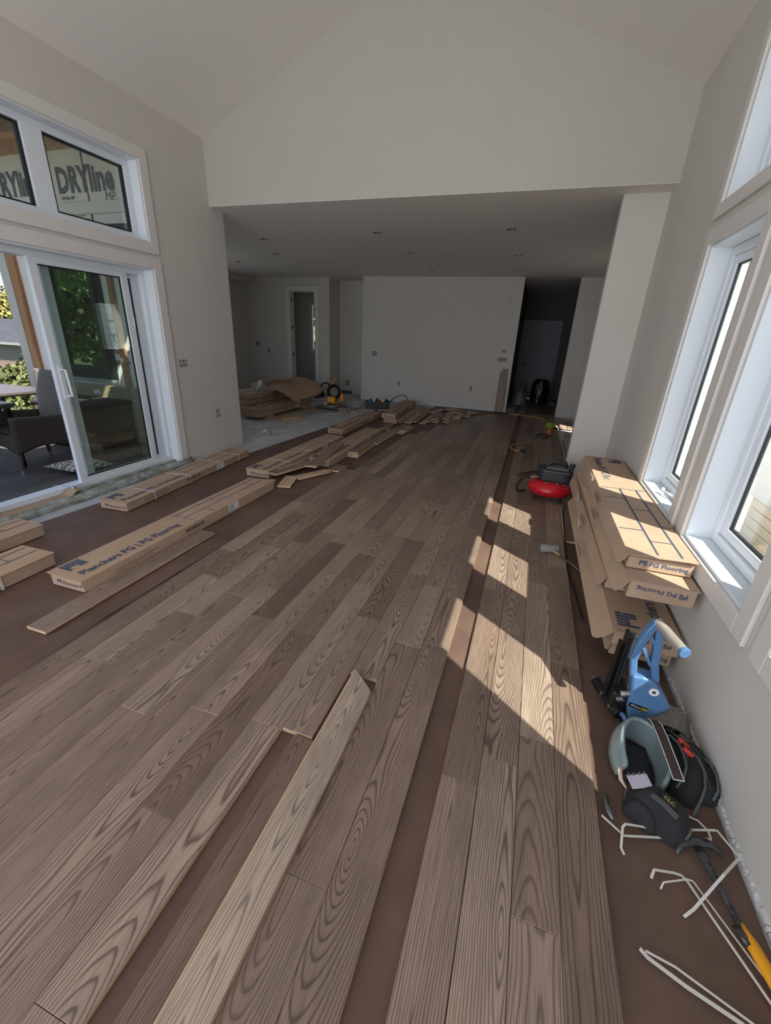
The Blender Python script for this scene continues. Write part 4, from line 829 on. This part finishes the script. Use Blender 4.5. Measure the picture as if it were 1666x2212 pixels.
# ================= COMPRESSOR =================
cx, cy = .34, 4.40
t = thing('air_compressor', 'red pancake air compressor with black motor cover standing on the planks', 'compressor', (cx, cy, .02))
T0 = Matrix.Translation((cx, cy, .02))
RED = mat('red_enamel', (206, 30, 44), .25, var=.12, vscale=9)
pr_ = [(.0, .045), (.12, .045), (.175, .062), (.205, .09), (.214, .118), (.214, .126), (.205, .155), (.175, .185), (.12, .202), (.0, .204)]
MB().lathe(pr_, T0, 40).build('tank', RED, t, world=True, smooth=True)
MB().lathe([(.2145, .117), (.2175, .119), (.2175, .125), (.2145, .127)], T0, 40).build('tank_seam', RED, t, world=True, smooth=True)
for a in (0.5, 2.3, 3.7, 5.3):
    c_, s_ = math.cos(a), math.sin(a); MB().tube([T0 @ Vector((.15 * c_, .15 * s_, .065)), T0 @ Vector((.172 * c_, .172 * s_, .03)), T0 @ Vector((.172 * c_, .172 * s_, .002))], [.012, .012, .018], 10).build('foot', BLK, t, world=True)
CV = mat('charcoal_plastic', (44, 46, 50), .42, var=.15, vscale=10)
b = MB(); b.prism([(-.10, -.10), (.15, -.12), (.185, -.08), (.185, .08), (.15, .12), (-.10, .11), (-.15, .05), (-.15, -.05)], .195, .325, T0); b.build('motor_cover', CV, t, world=True, bevel=.022, seg=3)
b = MB(); b.prism([(-.07, -.07), (.13, -.09), (.15, .09), (-.07, .08)], .322, .338, T0); b.build('cover_top', mat('dusty_plastic', (104, 106, 112), .5), t, world=True, bevel=.01)
b = MB().tube([T0 @ Vector(v) for v in ((-.10, -.02, .31), (-.06, -.02, .355), (.0, -.02, .395), (.05, -.02, .405), (.10, -.02, .395), (.125, -.02, .345))], .014, 12); b.build('carry_handle', CV, t, world=True, smooth=True)
MB().tube([T0 @ Vector(v) for v in ((-.09, .05, .315), (-.02, .06, .345), (.06, .05, .35), (.14, .03, .33))], .010, 8).build('pressure_pipe', BLKM, t, world=True, smooth=True)
b = MB().cyl(T0 @ Vector((.16, -.05, .31)), T0 @ Vector((.165, -.05, .375)), .020, 16).cyl(T0 @ Vector((.165, -.05, .37)), T0 @ Vector((.165, -.05, .395)), .028, 16); b.build('regulator_knob', CV, t, world=True, bevel=.004)
b = MB(); [b.box(.10 + .012 * i, .104 + .012 * i, -.125, -.118, .22, .30, 0, T0) for i in range(5)]; b.build('vent_slat', BLK, t, world=True)['kind'] = 'stuff'
for (x, z) in ((-.05, .198), (.05, .2), (.12, .195)): MB().cbox(T0 @ Vector((x, -.125, z)), (.03, .02, .012)).build('bracket', STEEL, t, world=True)
b = MB().cyl(T0 @ Vector((-.13, -.08, .235)), T0 @ Vector((-.17, -.095, .232)), .010, 12).cyl(T0 @ Vector((-.17, -.095, .232)), T0 @ Vector((-.21, -.10, .228)), .007, 10); b.build('hose_coupling', mat('brass', (190, 178, 140), .35, .8), t, world=True)
def cat(pts, n=8):
    P_ = [Vector(p) for p in pts]; P_ = [P_[0] * 2 - P_[1]] + P_ + [P_[-1] * 2 - P_[-2]]; out = []
    for i in range(1, len(P_) - 2):
        for k in range(n):
            s_ = k / n; a, b_, c_, d = P_[i - 1:i + 3]; out.append(.5 * ((2 * b_) + (c_ - a) * s_ + (2 * a - 5 * b_ + 4 * c_ - d) * s_ * s_ + (3 * b_ - a - 3 * c_ + d) * s_ ** 3))
    out.append(P_[-2]); return out
MB().tube(cat([(.13, 4.30, .25), (.07, 4.28, .24), (.03, 4.33, .16), (.02, 4.40, .08), (.04, 4.46, .035), (.12, 4.52, .032)]), .008, 8).build('air_hose', BLK, t, world=True, smooth=True)
MB().tube(cat([(.20, 4.33, .30), (.12, 4.45, .24), (.03, 4.65, .14), (.03, 4.85, .11), (.11, 4.92, .12), (.24, 4.72, .22), (.27, 4.52, .28)]), .007, 8).build('power_cord', BLK, t, world=True, smooth=True)
o = MB().tube(cat([(.50, 4.22, .025), (.47, 3.9, .026), (.46, 3.5, .026), (.452, 3.2, .026), (.455, 2.9, .012), (.48, 2.6, .010), (.50, 2.3, .010)]), .006, 8).build('air_hose', BLK, smooth=True); tag(o, 'thin black hose running from the compressor along the plank edge', 'hose')
o = MB().ribbon(cat([(.56, 4.45, .02), (.63, 4.5, .03), (.66, 4.40, .03), (.60, 4.36, .03), (.67, 4.30, .012)]), .008, th=.001).build('plastic_strap', STRAP); tag(o, 'short curl of white strap between the compressor and the stack', 'strap')
# mallet
t = thing('rubber_mallet', 'grey rubber mallet with a thin metal handle lying on the planks', 'mallet', (.30, 3.13, .02))
RUB = mat('grey_rubber', (150, 152, 148), .75, var=.25, vscale=14)
MB().tube([(.262, 3.09, .052), (.275, 3.094, .052), (.33, 3.112, .052), (.382, 3.13, .052), (.392, 3.133, .052)], [.029, .035, .029, .033, .026], 24).build('head', RUB, t, world=True, smooth=True)
MB().tube([(.34, 3.11, .05), (.40, 3.04, .042)], [.014, .010], 10).build('collar', mat('tan_wood', (160, 130, 100), .7), t, world=True)
MB().tube([(.40, 3.04, .042), (.48, 2.96, .028), (.552, 2.885, .012)], [.007, .006, .005], 10).build('handle', STEEL, t, world=True, smooth=True)
# extension cord with plug, cord reel
OR = mat('orange_cord', (214, 150, 84), .55)
o = MB().tube(cat([(-.005, 6.34, .036), (-.06, 6.36, .026), (-.13, 6.44, .026), (-.15, 6.56, .026), (-.12, 6.75, .026), (-.03, 6.87, .026), (.129, 7.085, .026), (.258, 7.465, .026), (.33, 7.8, .04), (.42, 8.2, .05), (.58, 8.5, .03), (.56, 8.9, .026), (.3, 9.6, .026), (0, 9.75, .026), (-.40, 9.8, .026)]), .007, 8).build('extension_cord', OR, smooth=True); tag(o, 'orange extension cord curling across the planks toward the hall', 'cord')
t = thing('cord_socket', 'black plug end of the orange cord on the planks', 'plug', (.0, 6.33, .02)); MB().tube([(-.01, 6.34, .038), (.01, 6.335, .038), (.05, 6.325, .038), (.06, 6.32, .038)], [.010, .019, .022, .018], 12).build('body', BLK, t, world=True, smooth=True); MB().cbox((.067, 6.318, .038), (.012, .02, .004)).build('prong', STEEL, t, world=True)
t = thing('drill', 'green and orange power tool with coiled cord standing by the step', 'power tool', (.38, 7.75, .02))
GRN = mat('tool_green', (120, 150, 40), .5)
MB().tube([(.34, 7.80, .18), (.40, 7.78, .20), (.46, 7.76, .18)], [.04, .055, .045], 14).build('motor_body', GRN, t, world=True, smooth=True)
MB().tube([(.40, 7.74, .16), (.41, 7.72, .06), (.40, 7.70, .022)], [.035, .03, .045], 12).build('handle', mat('tool_orange', (206, 96, 50), .5), t, world=True, smooth=True)
MB().tube([(.47, 7.76, .17), (.54, 7.75, .16)], [.025, .012], 12).build('chuck', BLKM, t, world=True)
b = MB()
for k in range(4): b.tube([(.28 + .09 * math.cos(a) + .015 * k, 7.55 + .09 * math.sin(a), .035 + .012 * k) for a in [j * PI / 8 for j in range(17)]], .008, 6)
b.build('coiled_cord', mat('dusty_cord', (70, 66, 58), .7), t, world=True, smooth=True)
# ================= SAW, TRAY, FLOOR SOCKET =================
t = thing('miter_saw', 'yellow and black mitre saw on the concrete beside the carton pile', 'saw', (-3.97, 8.25, -.006))
sx_, sy_ = -3.97, 8.25
b = MB().box(sx_ - .30, sx_ + .26, sy_ - .10, sy_ + .30, .03, .075); b.build('base', STEEL, t, world=True, bevel=.01)
for dx in (-.26, .22): MB().cyl((sx_ + dx, sy_ - .07, -.006), (sx_ + dx, sy_ - .07, .03), .02, 10).build('foot', BLK, t, world=True)
MB().lathe([(.0, .075), (.17, .075), (.17, .095), (.0, .095)], Matrix.Translation((sx_, sy_ + .08, 0)), 28).build('turntable', mat('cast_grey', (150, 152, 150), .45, .5), t, world=True)
MB().box(sx_ - .25, sx_ - .03, sy_ + .20, sy_ + .24, .075, .14).box(sx_ + .05, sx_ + .25, sy_ + .20, sy_ + .24, .075, .14).build('fence', STEEL, t, world=True, bevel=.006)
b = MB().box(sx_ - .07, sx_ + .04, sy_ + .22, sy_ + .32, .08, .20).box(sx_ + .09, sx_ + .17, sy_ + .26, sy_ + .34, .16, .32); b.build('arm_bracket', YEL, t, world=True, bevel=.015)
MB().cbox((sx_ - .02, sy_ + .10, .20), (.17, .14, .13), (0, .2, .2)).build('gear_housing', YEL, t, world=True, bevel=.02)
MB().cbox((sx_ - .12, sy_ + .02, .12), (.10, .12, .10), (0, .3, .2)).build('dust_chute', mat('cast_grey', (150, 152, 150), .45, .5), t, world=True, bevel=.02)
TB = Matrix.Translation((sx_ + .02, sy_ + .12, .36)) @ Euler((0, PI / 2, -.75)).to_matrix().to_4x4()
MB().lathe([(.0, -.02), (.15, -.02), (.155, 0), (.15, .02), (.0, .02)], TB, 30).build('blade_guard', BLK, t, world=True)
MB().lathe([(.0, -.024), (.09, -.024), (.09, .024), (.0, .024)], TB, 24).build('guard_plate', mat('cast_grey', (150, 152, 150), .45, .5), t, world=True)
MB().lathe([(.0, -.002), (.16, -.002), (.16, .002), (.0, .002)], TB @ Matrix.Translation((.04, 0, 0)), 36).build('blade', STEEL, t, world=True)
b = MB().cyl((sx_ - .20, sy_ + .12, .32), (sx_ - .42, sy_ + .06, .26), .075, 18); b.build('motor', BLK, t, world=True, bevel=.01)
MB().tube(cat([(sx_ - .04, sy_ + .1, .46), (sx_ - .08, sy_ + .02, .54), (sx_ - .20, sy_, .50), (sx_ - .24, sy_ + .03, .38)], 6), .018, 10).build('handle', BLK, t, world=True, smooth=True)
MB().tube([(sx_ - .05, sy_ + .14, .47), (sx_ - .01, sy_ + .16, .56), (sx_ + .04, sy_ + .16, .63), (sx_ + .055, sy_ + .15, .655)], [.02, .03, .034, .022], 10, flat=.4).build('top_lever', YEL, t, world=True, smooth=True)
MB().box(sx_ + .14, sx_ + .36, sy_ + .24, sy_ + .32, .33, .39).build('slide_rail', BLK, t, world=True, bevel=.01)
MB().tube(cat([(sx_ - .16, sy_ + .2, .25), (sx_ - .10, sy_ + .28, .16), (sx_ + .3, sy_ + .35, .04), (sx_ + .36, sy_ + .3, .005), (sx_ + .42, sy_ + .6, .003), (sx_ + .3, sy_ + 1.2, .003)], 6), .006, 6).build('power_cord', BLK, t, world=True, smooth=True)
blobt = thing('dust_bag', 'limp grey dust bag and rags lying right of the mitre saw', 'bag', (-3.60, 8.15, -.006)); blob('bag', -3.62, 8.12, .13, .09, .10, .4, mat('grey_cloth', (140, 132, 124), .9, var=.25, vscale=10), blobt, 5, base=-.006)
t = thing('tool_tray', 'black open tool tray with red and white tools before the alcove', 'tool box', (-3.2, 9.05, -.006))
T1 = Matrix.Translation((-3.2, 9.05, -.006)) @ Euler((0, 0, .25)).to_matrix().to_4x4()
b = MB()
for a in ((-.26, .26, -.14, -.13), (-.26, .26, .13, .14), (-.26, -.25, -.13, .13), (.25, .26, -.13, .13), (-.005, .005, -.13, .13)): b.box(a[0], a[1], a[2], a[3], 0, .16, 0, T1)
b.box(-.25, .25, -.13, .13, 0, .01, 0, T1); b.build('tray', BLK, t, world=True, bevel=.004)
MB().tube([T1 @ Vector(v) for v in ((-.02, -.13, .16), (-.02, -.05, .21), (-.02, .05, .21), (-.02, .13, .16))], .012, 8).build('handle', BLK, t, world=True, smooth=True)
for i, (x, y, r_, m_) in enumerate(((-.16, .0, .05, mat('tool_blue', (70, 110, 170), .5)), (-.10, .04, .035, STICK), (.0, -.03, .045, RED), (.10, .02, .05, mat('rag_white', (210, 208, 204), .9)), (.18, .02, .045, BLK), (-.2, -.06, .03, mat('tool_blue', (70, 110, 170), .5)))):
    o = MB().tube([T1 @ Vector((x, y, .02)), T1 @ Vector((x + .01, y, .10)), T1 @ Vector((x + .02, y + .01, .18)), T1 @ Vector((x + .03, y, .205))], [r_ * .6, r_, r_ * .8, r_ * .3], 10).build('tray_item', m_, smooth=True); tag(o, '%s standing in the black tool tray' % ('small blue tool case', 'narrow white tube', 'red tool grip', 'crumpled white rag', 'black charger block', 'short blue handle')[i], 'tool', 'tools in the tray')
t = thing('bent_hose', 'black hose arching from the tool tray to the wall', 'hose', (-2.8, 9.3, 0)); MB().tube(cat([(-2.95, 9.1, .12), (-2.85, 9.25, .24), (-2.72, 9.4, .28), (-2.64, 9.5, .20), (-2.62, 9.55, .0)]), .009, 8).build('tube', BLK, t, world=True, smooth=True)
o = MB().tube(cat([(-3.05, 8.65, .02), (-2.85, 8.75, .025), (-2.72, 9.0, .03), (-2.65, 9.3, .03)]), .028, 8, flat=.6).build('foam_roll', mat('foam_white', (196, 190, 180), .8), smooth=True); tag(o, 'pale rolled foam strip in front of the tool tray', 'foam')
t = thing('floor_socket', 'floor socket in the concrete with a white cord plugged in', 'socket', (-3.80, 5.62, -.006)); MB().box(-3.86, -3.75, 5.60, 5.64, -.006, .09).build('socket_box', mat('box_rim', (150, 152, 150), .6), t, world=True, bevel=.003)
MB().cbox((-3.82, 5.595, .05), (.03, .03, .03)).build('plug', STICK, t, world=True, bevel=.004)
MB().tube(cat([(-3.82, 5.58, .05), (-3.84, 5.48, .005), (-3.80, 5.30, -.001), (-3.90, 5.18, -.001), (-4.05, 5.16, -.001)]), .005, 6).build('white_cord', STRAP, t, world=True, smooth=True)
# hall clutter
t = thing('plastic_heap', 'crumpled clear plastic sheeting on the hall floor behind the doorway', 'plastic', (-.25, 11.9, 0))
blob('sheeting', -.27, 11.9, .20, .35, .42, 0, mat('clear_film', (150, 156, 160), .25, var=.5, vscale=22, bump=1, bscale=16), t, 44, ex=2, base=0, lump=.6)
t = thing('garbage_bag', 'tall black garbage bag standing before the dark hall door', 'bag', (.22, 12.3, -.006)); b = MB()
b.grid(lambda u, v: (.22 + (.20 + .03 * math.sin(v * 3)) * math.cos(u * 2 * PI) * (1 + .12 * noise.noise(Vector((u * 12, v * 4, 1)))) * (1 - .25 * v ** 6), 12.3 + (.19) * math.sin(u * 2 * PI) * (1 + .12 * noise.noise(Vector((u * 12, v * 4, 2)))), -.006 + .62 * v + .03 * noise.noise(Vector((u * 9, v, 5))) * v), 32, 12)
b.build('bag', mat('garbage_black', (16, 16, 18), .35, bump=.6, bscale=20), t, world=True, smooth=True); MB().tube([(.1, 12.1, .28), (.16, 12.08, .45), (.26, 12.1, .60)], .008, 6).build('draw_string', mat('tan_string', (120, 110, 96), .7), t, world=True)
o = MB().box(.48, .68, 12.0, 12.3, -.006, .12).build('hall_box', BLK, bevel=.02); tag(o, 'low dark case right of the garbage bag in the hall', 'case')
# ================= DOOR SILL MEMBRANE =================
MEM = mat('sill_membrane', (176, 150, 124), .7, var=.12, vscale=8)
t = thing('sill_membrane', 'printed brown membrane curling over the door sill with torn foil end', 'membrane', (-3.9, 2.2, .036))
def mf(u, v):
    y = 1.45 + 1.08 * v; x = -4.08 + .34 * u + .02 * v; z = .040 + .012 * noise.noise(Vector((u * 3, v * 5, 0))) + (.035 * u if v > .93 else .0) - (.03 * max(0, u - .85) / .15) + .03 * max(0, v - .9) / .1 * u
    return (x, y, z + .012)
MB().grid(mf, 12, 40).build('membrane', MEM, t, world=True, smooth=True, solid=.002)
MB().grid(lambda u, v: (-4.04 + .28 * u, 2.50 + .06 * v * (1 - .4 * u), .062 + .03 * u + .02 * math.sin(v * 4)), 6, 5).build('foil_end', mat('foil', (190, 190, 194), .25, .8, bump=.8, bscale=40), t, world=True, smooth=True, solid=.002)
for tx, sz, x, y, bd in (('ENER', .20, -3.98, 2.02, 0.0), ('MAX', .12, -3.80, 1.98, .004), ('BP', .10, -3.96, 2.42, .002)):
    text(tx, sz, mat('brown_print', (84, 74, 66), .7), t, frame((x, y, .066), (.12, -.99, 0) if False else (0.10, .995, 0) if tx == 'X' else (.10, .995, 0), (-.995, .10, 0), (0, 0, 1)) @ Matrix.Translation((-.30 if tx != 'BP' else -.05, -.0, 0)), world=True, bold=bd, sx=1.0)
b = MB()
for k in range(24):
    a0, a1 = 2 * PI * k / 24, 2 * PI * (k + 1) / 24
    b.add([(-3.99 + .055 * math.cos(a0), 2.43 + .085 * math.sin(a0), .0668), (-3.99 + .06 * math.cos(a0), 2.43 + .09 * math.sin(a0), .0668), (-3.99 + .06 * math.cos(a1), 2.43 + .09 * math.sin(a1), .0668), (-3.99 + .055 * math.cos(a1), 2.43 + .085 * math.sin(a1), .0668)], [(0, 1, 2, 3)])
b.build('printed_oval', mat('brown_print', (84, 74, 66), .7), t, world=True)
b = MB().grid(lambda u, v: (-3.70 + .045 * u + .01 * math.sin(v * 23), 1.75 + 2.15 * v, .062 - .050 * u + .006 * math.sin(v * 31)), 4, 60); o = b.build('sealant_strip', SILLM, smooth=True, solid=.004); tag(o, 'weathered grey green sill flashing peeling along the door threshold', 'flashing')
# ================= PORCH FURNITURE =================
WK = mat('dark_wicker', (98, 86, 78), .7, var=.3, vscale=40); WKL = mat('light_wicker', (150, 138, 128), .65)
# woven back pattern
def wicker(name, A, B, scale):
    M = bpy.data.materials.new(name); M.use_nodes = True; t_ = M.node_tree; p = t_.nodes['Principled BSDF']; c = N(t_, 'ShaderNodeTexCoord')
    br = N(t_, 'ShaderNodeTexBrick', i_Scale=scale); t_.links.new(c.outputs['UV'], br.inputs[0]); br.inputs['Color1'].default_value = lin(A); br.inputs['Color2'].default_value = lin(tuple(x * .85 for x in A)); br.inputs['Mortar'].default_value = lin(B)
    br.inputs['Mortar Size'].default_value = .07; br.inputs['Brick Width'].default_value = .5; br.inputs['Row Height'].default_value = .3
    t_.links.new(br.outputs[0], p.inputs['Base Color']); p.inputs['Roughness'].default_value = .6; bn = N(t_, 'ShaderNodeBump', i_Strength=.6, i_Distance=.01); t_.links.new(br.outputs['Fac'], bn.inputs['Height']); bn.invert = True; t_.links.new(bn.outputs[0], p.inputs['Normal']); return M
WV = wicker('woven_strands', (168, 156, 146), (66, 56, 50), 9); WV2 = wicker('woven_strands_fine', (110, 98, 88), (60, 50, 44), 15)
def uvgrid(o, nu, nv, su=1, sv=1):
    me = o.data; uv = me.uv_layers.new(name='uv')
    for p in me.polygons:
        for li in p.loop_indices: vi = me.loops[li].vertex_index; uv.data[li].uv = ((vi % (nu + 1)) / nu * su, (vi // (nu + 1)) / nv * sv)
def chair(label, x, y, rz):
    t = thing('wicker_armchair', label, 'chair', (x, y, -.10), rz, 'wicker armchairs on the porch'); z0 = 0
    def back(u, v): return ((u - .5) * (.52 + .06 * v), .27 + .10 * v - .05 * (1 - (2 * u - 1) ** 2), .40 + .66 * v)
    o = MB().grid(back, 12, 14).build('backrest', WV, t, smooth=True, solid=.03); uvgrid(o, 12, 14, 1.0, 1.3)
    for s_ in (-1, 1):
        def side(u, v): yy = -.30 + .60 * u; top = .62 - .04 * u; bot = .22 + .06 * math.sin(PI * u) ; return (s_ * (.30 + .03 * v - .02 * u), yy, bot + (top - bot) * v)
        o = MB().grid(side, 10, 10).build('arm_panel', WV2, t, smooth=True, solid=.04); uvgrid(o, 10, 10, 1, .8)
    o = MB().grid(lambda u, v: ((u - .5) * .58, -.29, .22 + .20 * v + .06 * math.sin(PI * u) * (1 - v)), 10, 6).build('front_panel', WV2, t, smooth=True, solid=.02); uvgrid(o, 10, 6)
    o = MB().grid(lambda u, v: ((u - .5) * .58, .29, .22 + .25 * v + .06 * math.sin(PI * u) * (1 - v)), 10, 6).build('rear_panel', WV2, t, smooth=True, solid=.02); uvgrid(o, 10, 6)
    MB().box(-.28, .28, -.28, .27, .40, .46).build('seat', mat('dark_cushion', (58, 54, 54), .9), t, bevel=.02)
    for sx in (-1, 1):
        for sy in (-1, 1):
            l = MB().tube([(sx * .29, sy * .28, .24), (sx * .31, sy * .30, .05)], [.030, .020], 10).build('leg', WK, t); MB().tube([(sx * .31, sy * .30, .05), (sx * .312, sy * .302, 0)], [.021, .017], 10).build('leg_tip', ALU, l)
    return t
chair('wicker armchair nearest the open glass door, tall woven back', -5.42, 3.28, -.12)
chair('second wicker armchair at the porch table, cut by the left edge', -6.15, 2.55, -2.9)
TB_ = mat('dark_table_top', (92, 84, 84), .35, var=.1, vscale=3)
def table(label, x0, x1, y0, y1, h=.64):
    t = thing('patio_table', label, 'table', ((x0 + x1) / 2, (y0 + y1) / 2, -.10), group='dark patio tables')
    n_ = 4
    for i in range(n_): MB().box(x0 + (x1 - x0) * i / n_ + .003, x0 + (x1 - x0) * (i + 1) / n_ - .003, y0, y1, h - .03, h).build('top_slat', TB_, t, world=True, bevel=.003)
    MB().box(x0 + .02, x1 - .02, y0 + .02, y1 - .02, h - .05, h - .03).build('apron', TB_, t, world=True)
    for x in (x0 + .06, x1 - .06):
        for y in (y0 + .06, y1 - .06): MB().box(x - .02, x + .02, y - .02, y + .02, -.10, h - .05).build('leg', BLKM, t, world=True)
table('dark patio table reaching over the armchair seat', -7.0, -5.38, 2.70, 3.20, .63); table('second dark patio table farther out on the porch', -7.6, -6.35, 3.62, 4.3, .60)
t = thing('storage_bench', 'large dark wicker bench against the house wrap wall', 'bench', (-5.75, 4.3, -.10)); o = MB().box(-6.35, -5.32, 3.98, 4.60, -.08, .46).build('body', WK, t, world=True, bevel=.03); MB().box(-6.37, -5.30, 3.96, 4.61, .46, .50).build('lid', mat('dark_cushion', (58, 54, 54), .9), t, world=True, bevel=.01)
for x in (-6.3, -5.37):
    for y in (4.03, 4.55): MB().cyl((x, y, -.10), (x, y, -.08), .02, 10).build('foot', BLK, t, world=True)
def pmat():
    M = mat('patterned_cloth', (214, 206, 192), .9); t_ = M.node_tree; v = N(t_, 'ShaderNodeTexVoronoi', i_Scale=16.0, feature='DISTANCE_TO_EDGE'); c = N(t_, 'ShaderNodeTexCoord'); t_.links.new(c.outputs['Object'], v.inputs[0]); r = N(t_, 'ShaderNodeValToRGB'); t_.links.new(v.outputs[0], r.inputs[0])
    r.color_ramp.elements[0].position = .06; r.color_ramp.elements[0].color = lin((90, 82, 74)); r.color_ramp.elements[1].position = .12; r.color_ramp.elements[1].color = lin((214, 206, 192)); t_.links.new(r.outputs[0], t_.nodes['Principled BSDF'].inputs[0]); return M
b = MB()
for sgn in (1, -1): b.grid(lambda u, v, sgn=sgn: (-4.78 + (u - .5) * .48 + .12 * (v - .5), 3.32 + (v - .5) * .42, -.035 + sgn * .055 * (max(0, math.sin(PI * u) * math.sin(PI * v))) ** .5), 12, 12)
o = b.build('patterned_pillow', pmat(), smooth=True); tag(o, 'cream pillow with dark pattern lying on the porch floor behind the glass', 'pillow')
o = MB().box(-5.98, -5.86, 4.600, 4.618, .54, .60).build('paper_tag', STICK); tag(o, 'small white tag on the beige canvas wall', 'tag')
# post at porch corner is part of the wing wall; yard beyond
st('ground_yard', MB().box(-80, -9.0, -60, 60, -1.3, -1.2), mat('lawn', (76, 88, 48), .95, col2=(58, 70, 36), vscale=1.5)); st('ground_right', MB().box(XR + WT, 60, -40, 50, -.62, -.50), mat('pale_gravel', (176, 170, 162), .9, col2=(150, 146, 138), vscale=4))
st('ground_rear', MB().box(-9.0, 1.04, 14.2, 60, -.62, -.50), mat('lawn', (116, 134, 74), .95))
st('ground_near', MB().box(-9.0, 1.04, -60, -3.4, -.62, -.50), mat('lawn', (116, 134, 74), .95))
# neighbour house
def foliage(label, c_, r_, n_, col, seed, name='leafy_tree', cat_='tree', gr='trees and shrubs beyond the porch', trunk=True, leaf=.28, sq=1.0):
    rn = random.Random(seed); t = thing(name, label, cat_, (c_[0], c_[1], -.5), group=gr); b = MB()
    blobs = [(Vector((rn.gauss(0, .38), rn.gauss(0, .38), rn.gauss(0, .34) * sq)) * r_, r_ * rn.uniform(.28, .5)) for _ in range(14)]
    for i in range(n_):
        q, rr = rn.choice(blobs); d = Vector((rn.gauss(0, 1), rn.gauss(0, 1), rn.gauss(0, 1))).normalized(); p = Vector(c_) + q + d * rr * rn.uniform(.7, 1.05)
        if p.z < -.45: continue
        a = Vector((rn.gauss(0, 1), rn.gauss(0, 1), rn.gauss(0, 1))).normalized() * leaf * rn.uniform(.5, 1); c2 = a.cross(d + Vector((.1, .2, .3))).normalized() * leaf * .55
        b.add([p - a, p + c2 * .8, p + a, p - c2], [(0, 1, 2, 3)])
    b.build('foliage', mat('leaves_%d' % seed, col, .7, col2=tuple(x * .55 for x in col), vscale=.9), t, world=True)['kind'] = 'stuff'
    if trunk: MB().tube([(c_[0], c_[1], -.5), (c_[0] + .1, c_[1], c_[2] * .5), (c_[0], c_[1], c_[2])], [.28, .2, .1], 8).build('trunk', mat('bark', (96, 84, 72), .9), t, world=True)
foliage('yellowing green tree behind the neighbour house', (-37.5, 24.5, 2.3), 2.7, 5200, (150, 146, 74), 1, leaf=.2); foliage('taller pale green tree rising left of the wooden post', (-42.5, 26.5, 1.9), 2.7, 4200, (128, 138, 80), 2, leaf=.2)
foliage('bright bushy shrub below the neighbour fence', (-11.2, 6.9, -.1), 1.15, 3000, (104, 114, 58), 3, 'shrub', 'shrub', trunk=False, leaf=.10, sq=.6); foliage('second low shrub farther left below the fence', (-14.6, 7.4, -.1), 1.2, 2400, (112, 118, 62), 4, 'shrub', 'shrub', trunk=False, leaf=.10, sq=.6)
for i, (x, y, lab) in enumerate(((-19, -6, 'green tree mirrored in the porch window, left one'), (-23, -11, 'green tree mirrored in the porch window, middle one'), (-27, -4, 'green tree mirrored in the porch window, rear one'), (-16, -14, 'green tree mirrored in the porch window, right one'))): foliage(lab, (x, y, 3.4), 4.2, 9000, (120, 168, 84), 10 + i, leaf=.22)
foliage('green tree outside the pantry window', (-9.5, 19, 1.8), 3.0, 5200, (196, 222, 130), 21, leaf=.5); foliage('second green tree outside the pantry window', (-6.5, 19.5, 2.2), 3.0, 4200, (180, 212, 120), 22, leaf=.5)
t = thing('neighbour_house', 'pale neighbour house with grey shingle roof seen through the open door', 'house', (-32, 20, -1.2))
MB().box(-38, -27.3, 18.0, 23.5, -1.2, .25).build('wall', mat('pale_siding', (146, 140, 136), .8), t, world=True)
b = MB(); ra = [(-38.6, 17.5, .22), (-26.8, 17.5, .22), (-26.8, 24.2, .22), (-38.6, 24.2, .22), (-36.5, 21, 1.50), (-31.6, 21, 1.50)]
b.add(ra, [(0, 1, 5, 4), (1, 2, 5), (2, 3, 4, 5), (3, 0, 4), (3, 2, 1, 0)]); b.build('roof', mat('grey_shingles', (66, 70, 78), .95, col2=(52, 56, 64), vscale=3), t, world=True)
for (xa_, xb_) in ((-28.45, -27.95), (-27.92, -27.42)):
    f_ = MB().box(xa_, xb_, 17.94, 18.0, -.38, .12).build('window_frame', PVC, t, world=True); MB().box(xa_ + .06, xb_ - .06, 17.92, 17.94, -.32, .06).build('pane', mat('dark_glass', (60, 62, 70), .2), f_, world=True)
MB().box(-38.6, -26.8, 17.42, 17.5, .14, .26).build('gutter', mat('gutter_grey', (150, 150, 150), .5), t, world=True)
t = thing('picket_fence', 'pale picket fence in front of the neighbour house', 'fence', (-25, 15, -1.2))
for i in range(40): MB().box(-29 + i * .17, -28.91 + i * .17, 15.0, 15.03, -1.2, -.42).build('picket', mat('fence_wood', (128, 112, 100), .8), t, world=True)
MB().box(-29, -22.2, 15.03, 15.07, -.6, -.52).build('rail', mat('fence_wood', (128, 112, 100), .8), t, world=True)
# outside the right windows: pale building and wrapped boards
t = thing('pale_building', 'bright white building wall outside the right windows', 'building', (9, 5, -.5)); MB().box(9.0, 9.3, -4, 16, -.5, 2.6).build('wall', mat('bright_siding', (238, 236, 232), .8), t, world=True)
for k in range(12): MB().box(8.97, 9.0, -4, 16, -.5 + .26 * k, -.49 + .26 * k).build('siding_joint', mat('siding_shadow', (190, 190, 190), .8), t, world=True)
t = thing('board_stack', 'stack of pale boards in printed white wrap outside the near window', 'lumber', (3.2, 3.4, -.5))
for k in range(6): MB().box(2.4, 4.2, 2.0, 5.2, -.5 + .1 * k, -.41 + .1 * k).build('board', mat('pale_board', (236, 222, 204), .7), t, world=True, bevel=.004)
MB().box(2.38, 4.22, 1.98, 5.22, .10, .55).build('wrap', mat('white_wrap', (236, 236, 236), .4), t, world=True, bevel=.01)
text('FRAME', .3, mat('grey_print', (150, 152, 156), .6), t, frame((2.375, 4.4, .18), (0, -1, 0), (0, 0, 1), (-1, 0, 0)), world=True)
